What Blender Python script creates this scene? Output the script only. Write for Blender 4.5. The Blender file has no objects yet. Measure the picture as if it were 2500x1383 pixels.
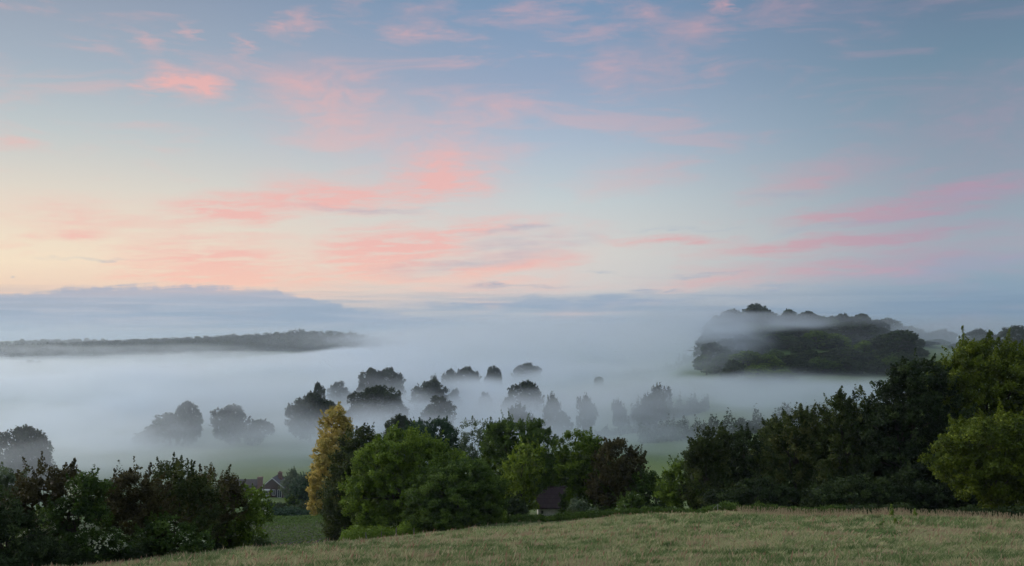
import bpy, math, random
import numpy as np
from mathutils import Vector, Matrix

sc = bpy.context.scene
COL = sc.collection
R = math.radians

# ------------------------------------------------------------------ camera
FPX, CX, HZ = 2680.0, 1250.0, 820.0          # focal length / centre / horizon in photograph pixels
cd = bpy.data.cameras.new("camera")
cam = bpy.data.objects.new("camera", cd)
COL.objects.link(cam)
cam.location = (0, 0, 0)
cam.rotation_euler = (R(90), 0, 0)
cd.sensor_width = 36.0
cd.lens = 36.0 * FPX / 2500.0
cd.shift_y = (HZ - 691.5) / 2500.0
cd.clip_start = 0.5
cd.clip_end = 40000
sc.camera = cam

# ------------------------------------------------------------------ view / cycles
sc.view_settings.view_transform = 'Standard'
sc.view_settings.look = 'None'
sc.view_settings.exposure = 0.0
sc.view_settings.gamma = 1.0
cy = sc.cycles
cy.use_denoising = True
cy.use_adaptive_sampling = True
cy.adaptive_threshold = 0.03
cy.max_bounces = 8
cy.diffuse_bounces = 3
cy.glossy_bounces = 2
cy.transmission_bounces = 2
cy.volume_bounces = 5
cy.transparent_max_bounces = 16
cy.volume_max_steps = 256
cy.sample_clamp_indirect = 4.0

# ------------------------------------------------------------------ node helper
class NG:
    def __init__(s, tree):
        s.t = tree; tree.nodes.clear()
    def n(s, typ, **kw):
        nd = s.t.nodes.new(typ)
        for k, v in kw.items(): setattr(nd, k, v)
        return nd
    def put(s, sock, v):
        if isinstance(v, bpy.types.NodeSocket): s.t.links.new(v, sock)
        elif v is not None: sock.default_value = v
    def m(s, op, a, b=None, c=None, clamp=False):
        nd = s.n('ShaderNodeMath', operation=op, use_clamp=clamp)
        s.put(nd.inputs[0], a)
        if b is not None: s.put(nd.inputs[1], b)
        if c is not None: s.put(nd.inputs[2], c)
        return nd.outputs[0]
    def vm(s, op, a, b=None):
        nd = s.n('ShaderNodeVectorMath', operation=op)
        s.put(nd.inputs[0], a)
        if b is not None: s.put(nd.inputs[1], b)
        return nd.outputs[0]
    def xyz(s, v):
        nd = s.n('ShaderNodeSeparateXYZ'); s.put(nd.inputs[0], v); return nd.outputs
    def vec(s, x, y, z):
        nd = s.n('ShaderNodeCombineXYZ')
        s.put(nd.inputs[0], x); s.put(nd.inputs[1], y); s.put(nd.inputs[2], z); return nd.outputs[0]
    def ss(s, v, a, b, lo=0.0, hi=1.0):
        nd = s.n('ShaderNodeMapRange', interpolation_type='SMOOTHSTEP')
        s.put(nd.inputs[0], v); nd.inputs[1].default_value = a; nd.inputs[2].default_value = b
        nd.inputs[3].default_value = lo; nd.inputs[4].default_value = hi; return nd.outputs[0]
    def noise(s, v, scale, detail=3.0, rough=0.5, dist=0.0):
        nd = s.n('ShaderNodeTexNoise'); s.put(nd.inputs['Vector'], v)
        nd.inputs['Scale'].default_value = scale; nd.inputs['Detail'].default_value = detail
        nd.inputs['Roughness'].default_value = rough; nd.inputs['Distortion'].default_value = dist
        return nd.outputs
    def ramp(s, f, pts, interp='LINEAR'):
        nd = s.n('ShaderNodeValToRGB'); s.put(nd.inputs[0], f)
        cr = nd.color_ramp; cr.interpolation = interp
        while len(cr.elements) > 1: cr.elements.remove(cr.elements[-1])
        cr.elements[0].position = pts[0][0]; cr.elements[0].color = pts[0][1]
        for p, c in pts[1:]:
            e = cr.elements.new(p); e.color = c
        return nd.outputs[0]
    def mix(s, f, a, b, bt='MIX'):
        nd = s.n('ShaderNodeMix', data_type='RGBA', blend_type=bt)
        s.put(nd.inputs[0], f); s.put(nd.inputs[6], a); s.put(nd.inputs[7], b); return nd.outputs[2]
    def blob(s, v, loc, rad, rot=0.0):
        mp = s.n('ShaderNodeMapping', vector_type='TEXTURE'); s.put(mp.inputs[0], v)
        mp.inputs['Location'].default_value = loc
        mp.inputs['Rotation'].default_value = (0, 0, rot)
        mp.inputs['Scale'].default_value = rad
        g = s.n('ShaderNodeTexGradient', gradient_type='SPHERICAL'); s.put(g.inputs[0], mp.outputs[0])
        return g.outputs['Fac']

def lin(r, g, b):
    f = lambda c: (c / 255 / 12.92) if c / 255 <= 0.04045 else ((c / 255 + 0.055) / 1.055) ** 2.4
    return (f(r), f(g), f(b), 1.0)

# ------------------------------------------------------------------ world: dawn sky with wisps of pink cloud
SUN_AZ, SUN_EL = -62.0, 9.0                   # degrees, azimuth from +Y (negative = left)
world = bpy.data.worlds.new("World")
sc.world = world
world.use_nodes = True
g = NG(world.node_tree)
tc = g.n('ShaderNodeTexCoord')
d = g.xyz(g.vm('NORMALIZE', tc.outputs['Generated']))
el = g.m('MULTIPLY', g.m('ARCSINE', d[2]), 180 / math.pi)
az = g.m('MULTIPLY', g.m('ARCTAN2', d[0], d[1]), 180 / math.pi)
hl = g.m('SQRT', g.m('ADD', g.m('MULTIPLY', d[0], d[0]), g.m('ADD', g.m('MULTIPLY', d[1], d[1]), 1e-6)))
sx, sy = math.sin(R(-60)), math.cos(R(-60))
cs = g.m('DIVIDE', g.m('ADD', g.m('MULTIPLY', d[0], sx), g.m('MULTIPLY', d[1], sy)), hl)
ef = g.m('DIVIDE', g.m('ADD', el, 5.0), 95.0)
E = lambda e: (e + 5.0) / 95.0
cols = {  # out of view: overhead brightened to light the mist, behind camera darkened for contrast
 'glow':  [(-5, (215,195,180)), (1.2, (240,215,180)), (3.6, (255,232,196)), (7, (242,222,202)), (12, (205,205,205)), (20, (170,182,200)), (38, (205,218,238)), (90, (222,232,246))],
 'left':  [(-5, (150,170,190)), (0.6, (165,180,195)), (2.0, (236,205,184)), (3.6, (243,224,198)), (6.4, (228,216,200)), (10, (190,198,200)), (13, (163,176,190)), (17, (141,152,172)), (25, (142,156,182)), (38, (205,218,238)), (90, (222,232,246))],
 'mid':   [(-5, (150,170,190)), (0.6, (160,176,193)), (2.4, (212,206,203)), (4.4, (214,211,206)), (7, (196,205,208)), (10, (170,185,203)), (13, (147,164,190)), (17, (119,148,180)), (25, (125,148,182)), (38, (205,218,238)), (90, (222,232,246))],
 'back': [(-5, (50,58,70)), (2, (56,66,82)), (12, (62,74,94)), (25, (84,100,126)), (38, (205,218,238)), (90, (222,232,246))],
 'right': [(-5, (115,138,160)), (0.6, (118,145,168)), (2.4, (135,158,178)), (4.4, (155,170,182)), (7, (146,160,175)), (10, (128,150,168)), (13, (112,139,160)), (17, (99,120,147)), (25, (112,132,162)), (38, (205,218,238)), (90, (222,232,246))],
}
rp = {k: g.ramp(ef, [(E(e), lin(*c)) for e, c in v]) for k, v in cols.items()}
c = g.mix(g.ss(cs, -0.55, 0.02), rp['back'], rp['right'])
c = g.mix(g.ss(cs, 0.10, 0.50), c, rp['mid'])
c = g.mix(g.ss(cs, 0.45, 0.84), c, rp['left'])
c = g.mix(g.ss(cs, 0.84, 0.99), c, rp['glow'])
# directions warped by noise, so that every bank and wisp has a torn edge
w1 = g.noise(g.vec(g.m('MULTIPLY', az, 0.22), g.m('MULTIPLY', el, 0.75), 0.0), 1.0, 4.0, 0.55)[1]
w2 = g.noise(g.vec(g.m('MULTIPLY', az, 0.9), g.m('MULTIPLY', el, 4.5), 3.0), 1.0, 4.0, 0.6)[1]
wx = g.vm('SUBTRACT', w1, (0.5, 0.5, 0.5)); wx = g.vm('MULTIPLY', wx, (5.5, 1.4, 0))
wy = g.vm('SUBTRACT', w2, (0.5, 0.5, 0.5)); wy = g.vm('MULTIPLY', wy, (2.4, 0.42, 0))
P = g.vm('ADD', g.vm('ADD', g.vec(az, el, 0.0), wx), wy)
K = 180 / math.pi / FPX
def sky_sum(items, shade=None):
    tot = None
    for (px, py, hw, hh, tilt, st) in items:
        a = math.atan((px - CX) / FPX)
        b = math.atan((HZ - py) / FPX * math.cos(a))
        v = g.blob(P, (math.degrees(a), math.degrees(b), 0), (hw * K * 1.25, hh * K * 1.5, 1), R(tilt))
        v = g.m('MULTIPLY', g.m('POWER', v, 1.2), st)
        tot = v if tot is None else g.m('ADD', tot, v)
    return tot
pink = [(445,205,105,30,-9,1.5),(530,165,60,25,0,.3),(720,60,60,30,0,.6),(475,80,26,22,0,.6),(340,105,60,18,-25,.5),(590,115,30,22,0,.5),(600,170,60,20,0,.35),
 (1075,435,120,48,6,1.25),(980,430,60,20,0,.4),(740,490,330,30,2,1.15),(540,525,170,20,2,1.2),(940,618,175,58,5,1.35),(1180,560,190,20,9,.6),
 (500,640,210,45,0,.9),(560,682,270,24,0,.9),(150,567,120,10,5,.8),(40,355,90,14,-6,.9),(830,270,200,80,0,.32),(1190,262,140,40,6,.5),(1050,360,240,60,0,.4),(760,215,150,60,0,.35),
 (1130,420,170,80,0,.3),(1500,170,90,55,0,.42),(1630,150,60,70,0,.32),(1585,30,60,24,-15,.5),(1770,12,40,22,-25,.9),(1715,72,75,34,-5,.55),(1295,28,65,24,0,.45),(1000,68,70,26,5,.5),(1050,15,60,20,0,.3),(865,12,40,16,0,.3),(1930,10,60,14,0,.3),
 (2190,515,260,28,5,1.3),(2100,530,110,18,0,.6),(2400,460,200,22,6,1.3),(1950,600,270,18,2,1.5),(2260,572,240,18,5,.8),(1640,584,190,12,0,1.0),
 (2080,655,520,30,4,1.1),(1700,690,120,14,4,.5),(2000,435,180,36,10,.65),(1260,648,190,16,8,1.1),(1540,430,140,40,8,.3),(2410,300,260,110,0,.4),
 (150,520,180,44,0,.5),(1200,692,260,28,0,.5),(560,580,180,14,2,.45),(820,460,200,28,-3,.55),(1000,625,460,100,4,.45),(560,665,420,60,0,.4),(860,300,360,150,0,.12),(330,560,220,30,0,.25)]
grey = [(1450,738,420,16,1,1.2),(1300,755,320,10,0,.8),(1700,760,300,9,0,.6),(1150,748,200,7,0,.7),(1560,706,60,8,0,.9),(1660,702,26,5,0,1.0),(1225,700,150,4,0,.8),(1900,708,240,6,1,.6),(1700,671,120,4,0,.7),
 (220,627,120,3,0,.6),(2300,745,420,44,0,.5),(2400,640,160,14,6,.35),(2230,665,300,12,5,.3),(1260,562,110,9,8,.6),(2060,552,240,8,5,.35),(1880,480,70,7,0,.5),
 (1250,610,220,30,8,.4),(1100,650,200,20,5,.35),(1660,555,150,4,0,.4),(900,510,180,7,0,.45),(1400,730,200,20,0,.3),(8,673,12,3,0,.8),(2350,480,120,9,4,.4),(1470,663,60,3,0,.5)]
eld = g.m('SUBTRACT', el, g.m('MULTIPLY', az, 0.05))
st1 = g.noise(g.vec(g.m('MULTIPLY', az, 0.36), g.m('MULTIPLY', eld, 3.0), 7.0), 1.0, 6.0, 0.66, 0.35)[0]
st2 = g.noise(g.vec(g.m('MULTIPLY', az, 0.55), g.m('MULTIPLY', eld, 1.1), 13.0), 1.0, 7.0, 0.64, 0.5)[0]
det = g.mix(g.ss(el, 6.0, 10.0), g.ss(st1, 0.30, 0.68, 0.30, 1.30), g.ss(st2, 0.30, 0.66, 0.40, 1.15))
pf = g.m('MULTIPLY', sky_sum(pink), det)
pf = g.m('MULTIPLY', g.m('MINIMUM', pf, 1.0), 0.78)
pf = g.m('MULTIPLY', pf, g.ss(az, -35, -20, 0.0, 1.0))
pinkc = g.mix(g.ss(cs, 0.10, 0.55), lin(176,149,170), lin(240,178,172))
pinkc = g.mix(g.ss(el, 5.0, 1.6), pinkc, g.mix(g.ss(cs, 0.10, 0.6), lin(178,160,182), lin(250,200,180)))
c = g.mix(pf, c, pinkc)
# faint veil of thin cirrus everywhere in front, denser to the lower middle
ve = g.noise(g.vec(g.m('MULTIPLY', az, 0.16), g.m('MULTIPLY', el, 0.8), 1.5), 1.0, 6.0, 0.6, 0.5)[0]
c = g.mix(g.m('MULTIPLY', g.ss(ve, 0.48, 0.72), 0.28), c, pinkc)
gf = g.m('MULTIPLY', g.m('MINIMUM', g.m('MULTIPLY', sky_sum(grey), det), 1.0), 0.75)
c = g.mix(gf, c, lin(142,164,190))
# the long slate-blue bank low on the left, with a lumpy top
PX = g.xyz(P)
top = g.noise(g.vec(g.m('MULTIPLY', az, 0.5), 0.0, 4.0), 1.6, 6.0, 0.72)[0]
pr = g.n('ShaderNodeFloatCurve'); g.put(pr.inputs['Value'], g.m('DIVIDE', g.m('ADD', az, 60.0), 70.0))
cm = pr.mapping.curves[0]
fc = lambda px: (math.degrees(math.atan((px - CX) / FPX)) + 60) / 70
pts = [(0.0, .7), (fc(-200), .72), (fc(0), .72), (fc(95), .73), (fc(150), .82), (fc(420), .86), (fc(640), .84), (fc(700), .77), (fc(740), .74), (fc(775), .62), (fc(870), .51), (fc(1000), .4), (fc(1150), .3), (1.0, .2)]
cm.points[0].location = pts[0]; cm.points[1].location = pts[-1]
for p in pts[1:-1]: cm.points.new(*p)
pr.mapping.update()
hb = g.m('MULTIPLY', pr.outputs[0], 2.9)
hb = g.m('ADD', hb, g.m('MULTIPLY', g.m('SUBTRACT', top, 0.5), 0.7))
dif = g.m('SUBTRACT', hb, g.m('ADD', el, g.m('MULTIPLY', g.m('SUBTRACT', st1, 0.5), 0.9)))
bk = g.ss(dif, -0.06, 0.22)
bk = g.m('MULTIPLY', bk, g.ss(az, 0.0, -7.0, 0.0, 1.0))
lay = g.noise(g.vec(g.m('MULTIPLY', az, 0.13), g.m('MULTIPLY', el, 2.3), 9.0), 1.0, 5.0, 0.6, 0.3)[0]
bc = g.mix(g.ss(lay, 0.36, 0.62), lin(122,154,184), lin(170,180,196))
bc = g.mix(g.m('MULTIPLY', g.ss(el, 1.3, 2.4), .85), bc, lin(176,178,194))
bk = g.m('MULTIPLY', bk, g.ss(lay, .30, .55, .70, 1.0))
bc = g.mix(g.ss(el, 0.6, -0.1), bc, lin(158,178,194))
c = g.mix(g.m('MULTIPLY', bk, 0.92), c, bc)
# general streaks in the pale band just above the mist
hz = g.noise(g.vec(g.m('MULTIPLY', az, 0.10), g.m('MULTIPLY', el, 3.2), 21.0), 1.0, 5.0, 0.6, 0.4)[0]
hzm = g.m('MULTIPLY', g.ss(el, 2.9, 1.3), g.ss(hz, 0.42, 0.62))
c = g.mix(g.m('MULTIPLY', hzm, 0.5), c, g.mix(g.ss(cs, 0.1, 0.55), lin(112,140,168), lin(140,166,190)))
nis = g.n('ShaderNodeTexSky', sky_type='NISHITA')
nis.sun_disc = False; nis.sun_elevation = R(SUN_EL); nis.sun_rotation = R(SUN_AZ)
nis.altitude = 100; nis.air_density = 1.0; nis.dust_density = 2.0
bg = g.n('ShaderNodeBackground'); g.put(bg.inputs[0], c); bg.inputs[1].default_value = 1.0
bg2 = g.n('ShaderNodeBackground'); g.put(bg2.inputs[0], nis.outputs[0]); bg2.inputs[1].default_value = 0.003
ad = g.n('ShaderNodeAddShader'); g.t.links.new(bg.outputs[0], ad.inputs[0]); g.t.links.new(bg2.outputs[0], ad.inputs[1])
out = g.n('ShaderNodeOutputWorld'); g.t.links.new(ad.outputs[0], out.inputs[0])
world.cycles.sampling_method = 'MANUAL'
world.cycles.sample_map_resolution = 512

# ------------------------------------------------------------------ sun: a weak, very soft one, just up beyond the left edge
sl = bpy.data.lights.new("sun", 'SUN')
sl.energy = 2.2; sl.angle = R(18); sl.color = (1.0, 0.93, 0.88)
sun = bpy.data.objects.new("sun", sl); COL.objects.link(sun)
sd = Vector((math.sin(R(SUN_AZ)) * math.cos(R(SUN_EL + 8)), math.cos(R(SUN_AZ)) * math.cos(R(SUN_EL + 8)), math.sin(R(SUN_EL + 8))))
sun.rotation_euler = sd.to_track_quat('Z', 'Y').to_euler()
sun.location = sd * 300

# ================================================================== builders
rng = np.random.default_rng(7)
random.seed(7)

def tag(o, label=None, cat=None, group=None, kind=None):
    if label: o["label"] = label
    if cat: o["category"] = cat
    if group: o["group"] = group
    if kind: o["kind"] = kind
    return o

def empty(name, loc, rz=0.0):
    o = bpy.data.objects.new(name, None); COL.objects.link(o)
    o.empty_display_size = 0.5
    o.location = loc; o.rotation_euler = (0, 0, rz); return o

def mesh_np(name, V, F, mat, tint=None, parent=None, smooth=False):
    """V (n,3), F (m,k) with k = 3 or 4"""
    me = bpy.data.meshes.new(name)
    V = np.asarray(V, dtype=np.float32); F = np.asarray(F, dtype=np.int32)
    k = F.shape[1]
    me.vertices.add(len(V)); me.vertices.foreach_set('co', V.ravel())
    me.loops.add(F.size); me.loops.foreach_set('vertex_index', F.ravel())
    me.polygons.add(len(F))
    me.polygons.foreach_set('loop_start', np.arange(0, F.size, k, dtype=np.int32))
    me.update(calc_edges=True)
    if tint is not None:
        a = me.attributes.new('tint', 'FLOAT', 'FACE'); a.data.foreach_set('value', np.asarray(tint, dtype=np.float32))
    if smooth: me.polygons.foreach_set('use_smooth', np.ones(len(F), dtype=bool))
    if mat: me.materials.append(mat)
    o = bpy.data.objects.new(name, me); COL.objects.link(o)
    if parent: o.parent = parent
    return o

class MB:
    """collects polygons into one mesh"""
    def __init__(s): s.v = []; s.f = []
    def box(s, x0, x1, y0, y1, z0, z1):
        b = len(s.v)
        s.v += [(x0,y0,z0),(x1,y0,z0),(x1,y1,z0),(x0,y1,z0),(x0,y0,z1),(x1,y0,z1),(x1,y1,z1),(x0,y1,z1)]
        s.f += [tuple(b + i for i in q) for q in ((0,3,2,1),(4,5,6,7),(0,1,5,4),(1,2,6,5),(2,3,7,6),(3,0,4,7))]
    def poly(s, pts):
        b = len(s.v); s.v += pts; s.f.append(tuple(range(b, b + len(pts))))
    def prism(s, pts, axis, a0, a1):
        """extrude a 2-D outline along axis x or y"""
        n = len(pts); b = len(s.v)
        for a in (a0, a1):
            for (p, q) in pts: s.v.append((a, p, q) if axis == 'x' else (p, a, q))
        s.f.append(tuple(b + i for i in range(n))[::-1]); s.f.append(tuple(b + n + i for i in range(n)))
        for i in range(n):
            j = (i + 1) % n; s.f.append((b + i, b + j, b + n + j, b + n + i))
    def tube(s, pts, rad, n=7):
        b = len(s.v); m = len(pts)
        for i, p in enumerate(pts):
            p = Vector(p)
            t = (Vector(pts[min(i + 1, m - 1)]) - Vector(pts[max(i - 1, 0)]))
            t = t.normalized() if t.length > 1e-6 else Vector((0, 0, 1))
            u = t.orthogonal().normalized(); w = t.cross(u)
            if i and u.dot(pu) < 0: pass
            pu = u
            for k in range(n):
                a = 2 * math.pi * k / n
                s.v.append(tuple(p + (u * math.cos(a) + w * math.sin(a)) * rad[i]))
        for i in range(m - 1):
            for k in range(n):
                k2 = (k + 1) % n
                s.f.append((b + i*n + k, b + i*n + k2, b + (i+1)*n + k2, b + (i+1)*n + k))
        s.f.append(tuple(b + k for k in range(n))[::-1]); s.f.append(tuple(b + (m-1)*n + k for k in range(n)))
    def build(s, name, mat, parent=None, bevel=0.0):
        me = bpy.data.meshes.new(name); me.from_pydata([tuple(v) for v in s.v], [], s.f); me.update()
        me.materials.append(mat)
        o = bpy.data.objects.new(name, me); COL.objects.link(o)
        if parent: o.parent = parent
        if bevel:
            b = o.modifiers.new('bevel', 'BEVEL'); b.width = bevel; b.segments = 2
        return o

# ------------------------------------------------------------------ materials
def mat_new(name):
    m = bpy.data.materials.new(name); m.use_nodes = True
    return m, NG(m.node_tree)

def leaf_mat(name, c0, c1, c2, trans=0.22):
    """foliage: colour from the leaf's own tint, part of the light passes through"""
    m, g = mat_new(name)
    at = g.n('ShaderNodeAttribute', attribute_name='tint')
    oi = g.n('ShaderNodeObjectInfo')
    f = g.m('ADD', at.outputs['Fac'], g.m('MULTIPLY', g.m('SUBTRACT', oi.outputs['Random'], 0.5), 0.32))
    col = g.ramp(f, [(0.0, (*c0, 1)), (0.5, (*c1, 1)), (1.0, (*c2, 1))])
    pb = g.n('ShaderNodeBsdfPrincipled'); g.put(pb.inputs['Base Color'], col)
    pb.inputs['Roughness'].default_value = 0.6; pb.inputs['Specular IOR Level'].default_value = 0.12
    tr = g.n('ShaderNodeBsdfTranslucent'); g.put(tr.inputs[0], g.mix(0.5, col, (c2[0]*1.3, c2[1]*1.3, c2[2]*.8, 1)))
    mx = g.n('ShaderNodeMixShader'); mx.inputs[0].default_value = trans
    g.t.links.new(pb.outputs[0], mx.inputs[1]); g.t.links.new(tr.outputs[0], mx.inputs[2])
    o = g.n('ShaderNodeOutputMaterial'); g.t.links.new(mx.outputs[0], o.inputs[0])
    return m

def solid(name, c0, c1=None, scale=3.0, rough=0.8, bump=0.0, stretch=(1, 1, 1), detail=5.0):
    m, g = mat_new(name)
    c1 = c1 or tuple(x * 0.7 for x in c0)
    t = g.n('ShaderNodeTexCoord')
    v = g.vm('MULTIPLY', t.outputs['Object'], stretch)
    nz = g.noise(v, scale, detail, 0.6)
    pb = g.n('ShaderNodeBsdfPrincipled')
    g.put(pb.inputs['Base Color'], g.mix(g.ss(nz[0], 0.3, 0.7), (*c0, 1), (*c1, 1)))
    pb.inputs['Roughness'].default_value = rough
    if bump:
        b = g.n('ShaderNodeBump'); b.inputs['Strength'].default_value = bump; g.put(b.inputs['Height'], nz[0])
        g.t.links.new(b.outputs[0], pb.inputs['Normal'])
    o = g.n('ShaderNodeOutputMaterial'); g.t.links.new(pb.outputs[0], o.inputs[0])
    return m

LM = {
 'olive':  leaf_mat('leaf_olive', (.016,.028,.004), (.066,.100,.010), (.160,.205,.020)),
 'green':  leaf_mat('leaf_green', (.014,.034,.008), (.048,.092,.016), (.125,.195,.034)),
 'bright': leaf_mat('leaf_bright', (.022,.048,.008), (.085,.145,.016), (.205,.300,.036)),
 'lime':   leaf_mat('leaf_lime', (.035,.060,.008), (.125,.190,.018), (.260,.350,.040)),
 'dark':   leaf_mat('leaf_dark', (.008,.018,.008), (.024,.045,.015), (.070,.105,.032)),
 'bluish': leaf_mat('leaf_bluish', (.016,.040,.024), (.032,.070,.036), (.055,.105,.050)),
 'brown':  leaf_mat('leaf_brown', (.030,.028,.012), (.056,.052,.018), (.095,.085,.030)),
 'maple':  leaf_mat('leaf_maple', (.014,.028,.009), (.046,.076,.018), (.125,.140,.040)),
 'gold':   leaf_mat('leaf_gold', (.27,.24,.06), (.56,.44,.12), (.78,.62,.25)),
 'sage':   leaf_mat('leaf_sage', (.060,.090,.050), (.100,.145,.080), (.160,.205,.110)),
 'far':    leaf_mat('leaf_far', (.020,.032,.018), (.036,.052,.026), (.060,.080,.036)),
 'blossom':leaf_mat('blossom', (.30,.36,.20), (.45,.50,.32), (.62,.65,.46), 0.2),
}
BARK = solid('bark', (.060,.048,.036), (.030,.025,.020), 4.0, 0.9, 0.4, (1, 1, .3))

# ------------------------------------------------------------------ terrain: distance/height profiles along several bearings
PROF = {
 -1500: [(0,-1.7),(45,-10.5),(60,-13.5),(90,-22),(130,-29),(250,-37),(500,-42),(1500,-40),(2600,-30),(9500,-40)],
 0:     [(0,-1.7),(45,-10.2),(60,-13.1),(90,-22),(130,-29),(250,-36.5),(330,-40),(500,-43),(1300,-44),(1500,-43),(1700,-40),(2200,-33),(2700,-30),(9500,-44)],
 380:   [(0,-1.7),(45,-9.75),(60,-12.5),(68,-14.05),(75,-16.0),(100,-21.5),(130,-26.5),(190,-33),(250,-37.5),(330,-42),(500,-44),(1300,-44),(1700,-40),(2200,-20),(2700,-24),(9500,-44)],
 700:   [(0,-1.7),(45,-9.3),(75,-14.6),(84,-16.3),(90,-17.4),(110,-22.5),(130,-26.8),(150,-29.2),(215,-36.1),(236,-38.6),(262,-41.0),(290,-42.0),(350,-43.2),(500,-44),(1500,-44),(1800,-38),(2200,-8),(2700,-16),(9500,-44)],
 1250:  [(0,-1.7),(45,-9.4),(80,-14.6),(115,-19.7),(125,-21.6),(160,-26),(250,-36),(350,-42.5),(500,-44),(1500,-44),(2200,-40),(9500,-44)],
 1700:  [(0,-1.7),(45,-9.4),(75,-13.0),(100,-16.55),(115,-19.0),(150,-24),(200,-31),(300,-37.5),(350,-38.6),(450,-36.5),(540,-31),(600,-24),(640,-20),(690,-15),(760,-17),(900,-24),(1500,-34),(9500,-44)],
 1600:  [(0,-1.7),(45,-9.4),(75,-13.3),(102,-16.8),(117,-19.3),(150,-24.3),(200,-31.5),(300,-38.5),(350,-39.5),(450,-38),(600,-33.5),(690,-30),(900,-31),(1500,-36),(9500,-44)],
 1745:  [(0,-1.7),(45,-9.4),(75,-12.9),(100,-16.2),(115,-18.6),(150,-23.8),(200,-31),(300,-37),(350,-38.2),(450,-35),(540,-29),(575,-23),(600,-18),(640,-13),(690,-6),(760,-10),(900,-22),(1500,-34),(9500,-44)],
 1950:  [(0,-1.7),(45,-9.2),(70,-12.0),(92,-15.2),(110,-17.5),(150,-22),(300,-34),(350,-36),(450,-33),(540,-26),(600,-14),(640,-5),(690,1.5),(780,-6),(1000,-12),(9500,-44)],
 2200:  [(0,-1.7),(45,-9.2),(65,-11.2),(86,-14.15),(100,-16),(130,-19),(300,-33),(450,-31),(560,-23),(600,-13),(640,-5),(690,0),(800,-13),(1000,-16),(9500,-44)],
 2500:  [(0,-1.7),(45,-9.2),(65,-11.4),(80,-13.8),(100,-16.2),(130,-19),(300,-26),(500,-16),(600,-12.5),(700,-12),(1000,-14),(9500,-44)],
 4500:  [(0,-1.7),(45,-9.2),(80,-14),(130,-18),(300,-20),(600,-12),(1500,-14),(9500,-44)],
}
PROF = dict(sorted(PROF.items()))
AZC = np.array([math.atan((p - CX) / FPX) for p in PROF]); 
LR = np.log(np.concatenate([[0.5], np.geomspace(2, 9500, 420)]))
TAB = []
for p in PROF:
    dd = np.array([a for a, b in PROF[p]]); zz = np.array([b for a, b in PROF[p]])
    cz = 1.0 / math.cos(math.atan((p - CX) / FPX))
    z = np.interp(np.exp(LR) / cz, dd, zz)
    k = np.array([1, 3, 5, 3, 1.]) / 13
    z2 = np.convolve(np.pad(z, 2, mode='edge'), k, mode='valid')
    TAB.append(z2)
TAB = np.array(TAB)
def vnoise(x, y, s, seed=0):
    """smooth value noise, vectorised"""
    x = np.asarray(x) * s; y = np.asarray(y) * s
    xi = np.floor(x).astype(np.int64); yi = np.floor(y).astype(np.int64)
    fx = x - xi; fy = y - yi; fx = fx*fx*(3-2*fx); fy = fy*fy*(3-2*fy)
    def h(a, b):
        n = (a * 374761393 + b * 668265263 + seed * 982451653) & 0x7fffffff
        n = ((n ^ (n >> 13)) * 1274126177) & 0x7fffffff
        return ((n ^ (n >> 16)) & 0xffff) / 65535.0
    return (h(xi,yi)*(1-fx)+h(xi+1,yi)*fx)*(1-fy)+(h(xi,yi+1)*(1-fx)+h(xi+1,yi+1)*fx)*fy
def ground(x, y):
    x = np.asarray(x, dtype=float); y = np.asarray(y, dtype=float)
    a = np.arctan2(x, y); r = np.maximum(np.hypot(x, y), 0.6); l = np.log(r)
    a = np.clip(a, AZC[0], AZC[-1])
    i = np.clip(np.searchsorted(AZC, a) - 1, 0, len(AZC) - 2)
    t = (a - AZC[i]) / (AZC[i+1] - AZC[i]); t = t*t*(3-2*t)*0.5 + t*0.5
    q = np.interp(l, LR, np.arange(len(LR))); q0 = np.clip(q.astype(int), 0, len(LR)-2); f = q - q0
    z = (TAB[i, q0]*(1-f)+TAB[i, q0+1]*f)*(1-t) + (TAB[i+1, q0]*(1-f)+TAB[i+1, q0+1]*f)*t
    z = z + (vnoise(x, y, 0.07, 3) - 0.5) * 0.35 * np.clip(r/60, 0, 1)
    return z
def gz(x, y): return float(ground(x, y))
def at(px, dist): return ((px - CX) / FPX * dist, dist)
ME = [(-1500,50),(0,53),(313,61),(470,71),(600,81),(700,90),(830,104),(1230,115),(1700,101),(1950,93),(2200,87),(2500,80),(4500,80)]
def meadow_end(px): return np.interp(px, [a for a, b in ME], [b for a, b in ME])

# ground material: fields by world position
m_ground, g = mat_new('field_grass')
geo = g.n('ShaderNodeNewGeometry'); ps = geo.outputs['Position']
n1 = g.noise(ps, 0.9, 6, .65)[0]; n2 = g.noise(ps, 0.06, 4, .6)[0]; n3 = g.noise(ps, 0.006, 2, .5)[0]
ca = g.mix(g.ss(n1, .3, .7), (.080,.115,.036,1), (.16,.18,.075,1))
ca = g.mix(g.m('MULTIPLY', g.ss(n2, .5, .68), .55), ca, (.150,.125,.070,1))
pxy = g.xyz(ps)
cfar = g.mix(g.ss(n3, .40, .56), (.060,.110,.030,1), (.12,.165,.060,1))
cfar = g.mix(g.m('MULTIPLY', g.ss(n1, .35, .7), .3), cfar, (.06,.085,.02,1))
ca = g.mix(g.ss(pxy[1], 125, 210), ca, cfar)
pale = g.m('MULTIPLY', g.ss(pxy[1], 1250, 1350), g.ss(pxy[1], 1720, 1640))
ca = g.mix(pale, ca, (.30,.30,.17,1))
pb = g.n('ShaderNodeBsdfPrincipled'); g.put(pb.inputs['Base Color'], ca); pb.inputs['Roughness'].default_value = .9; pb.inputs['Specular IOR Level'].default_value = .1
bp = g.n('ShaderNodeBump'); bp.inputs['Strength'].default_value = .6; bp.inputs['Distance'].default_value = .3; g.put(bp.inputs['Height'], n1)
g.t.links.new(bp.outputs[0], pb.inputs['Normal'])
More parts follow.
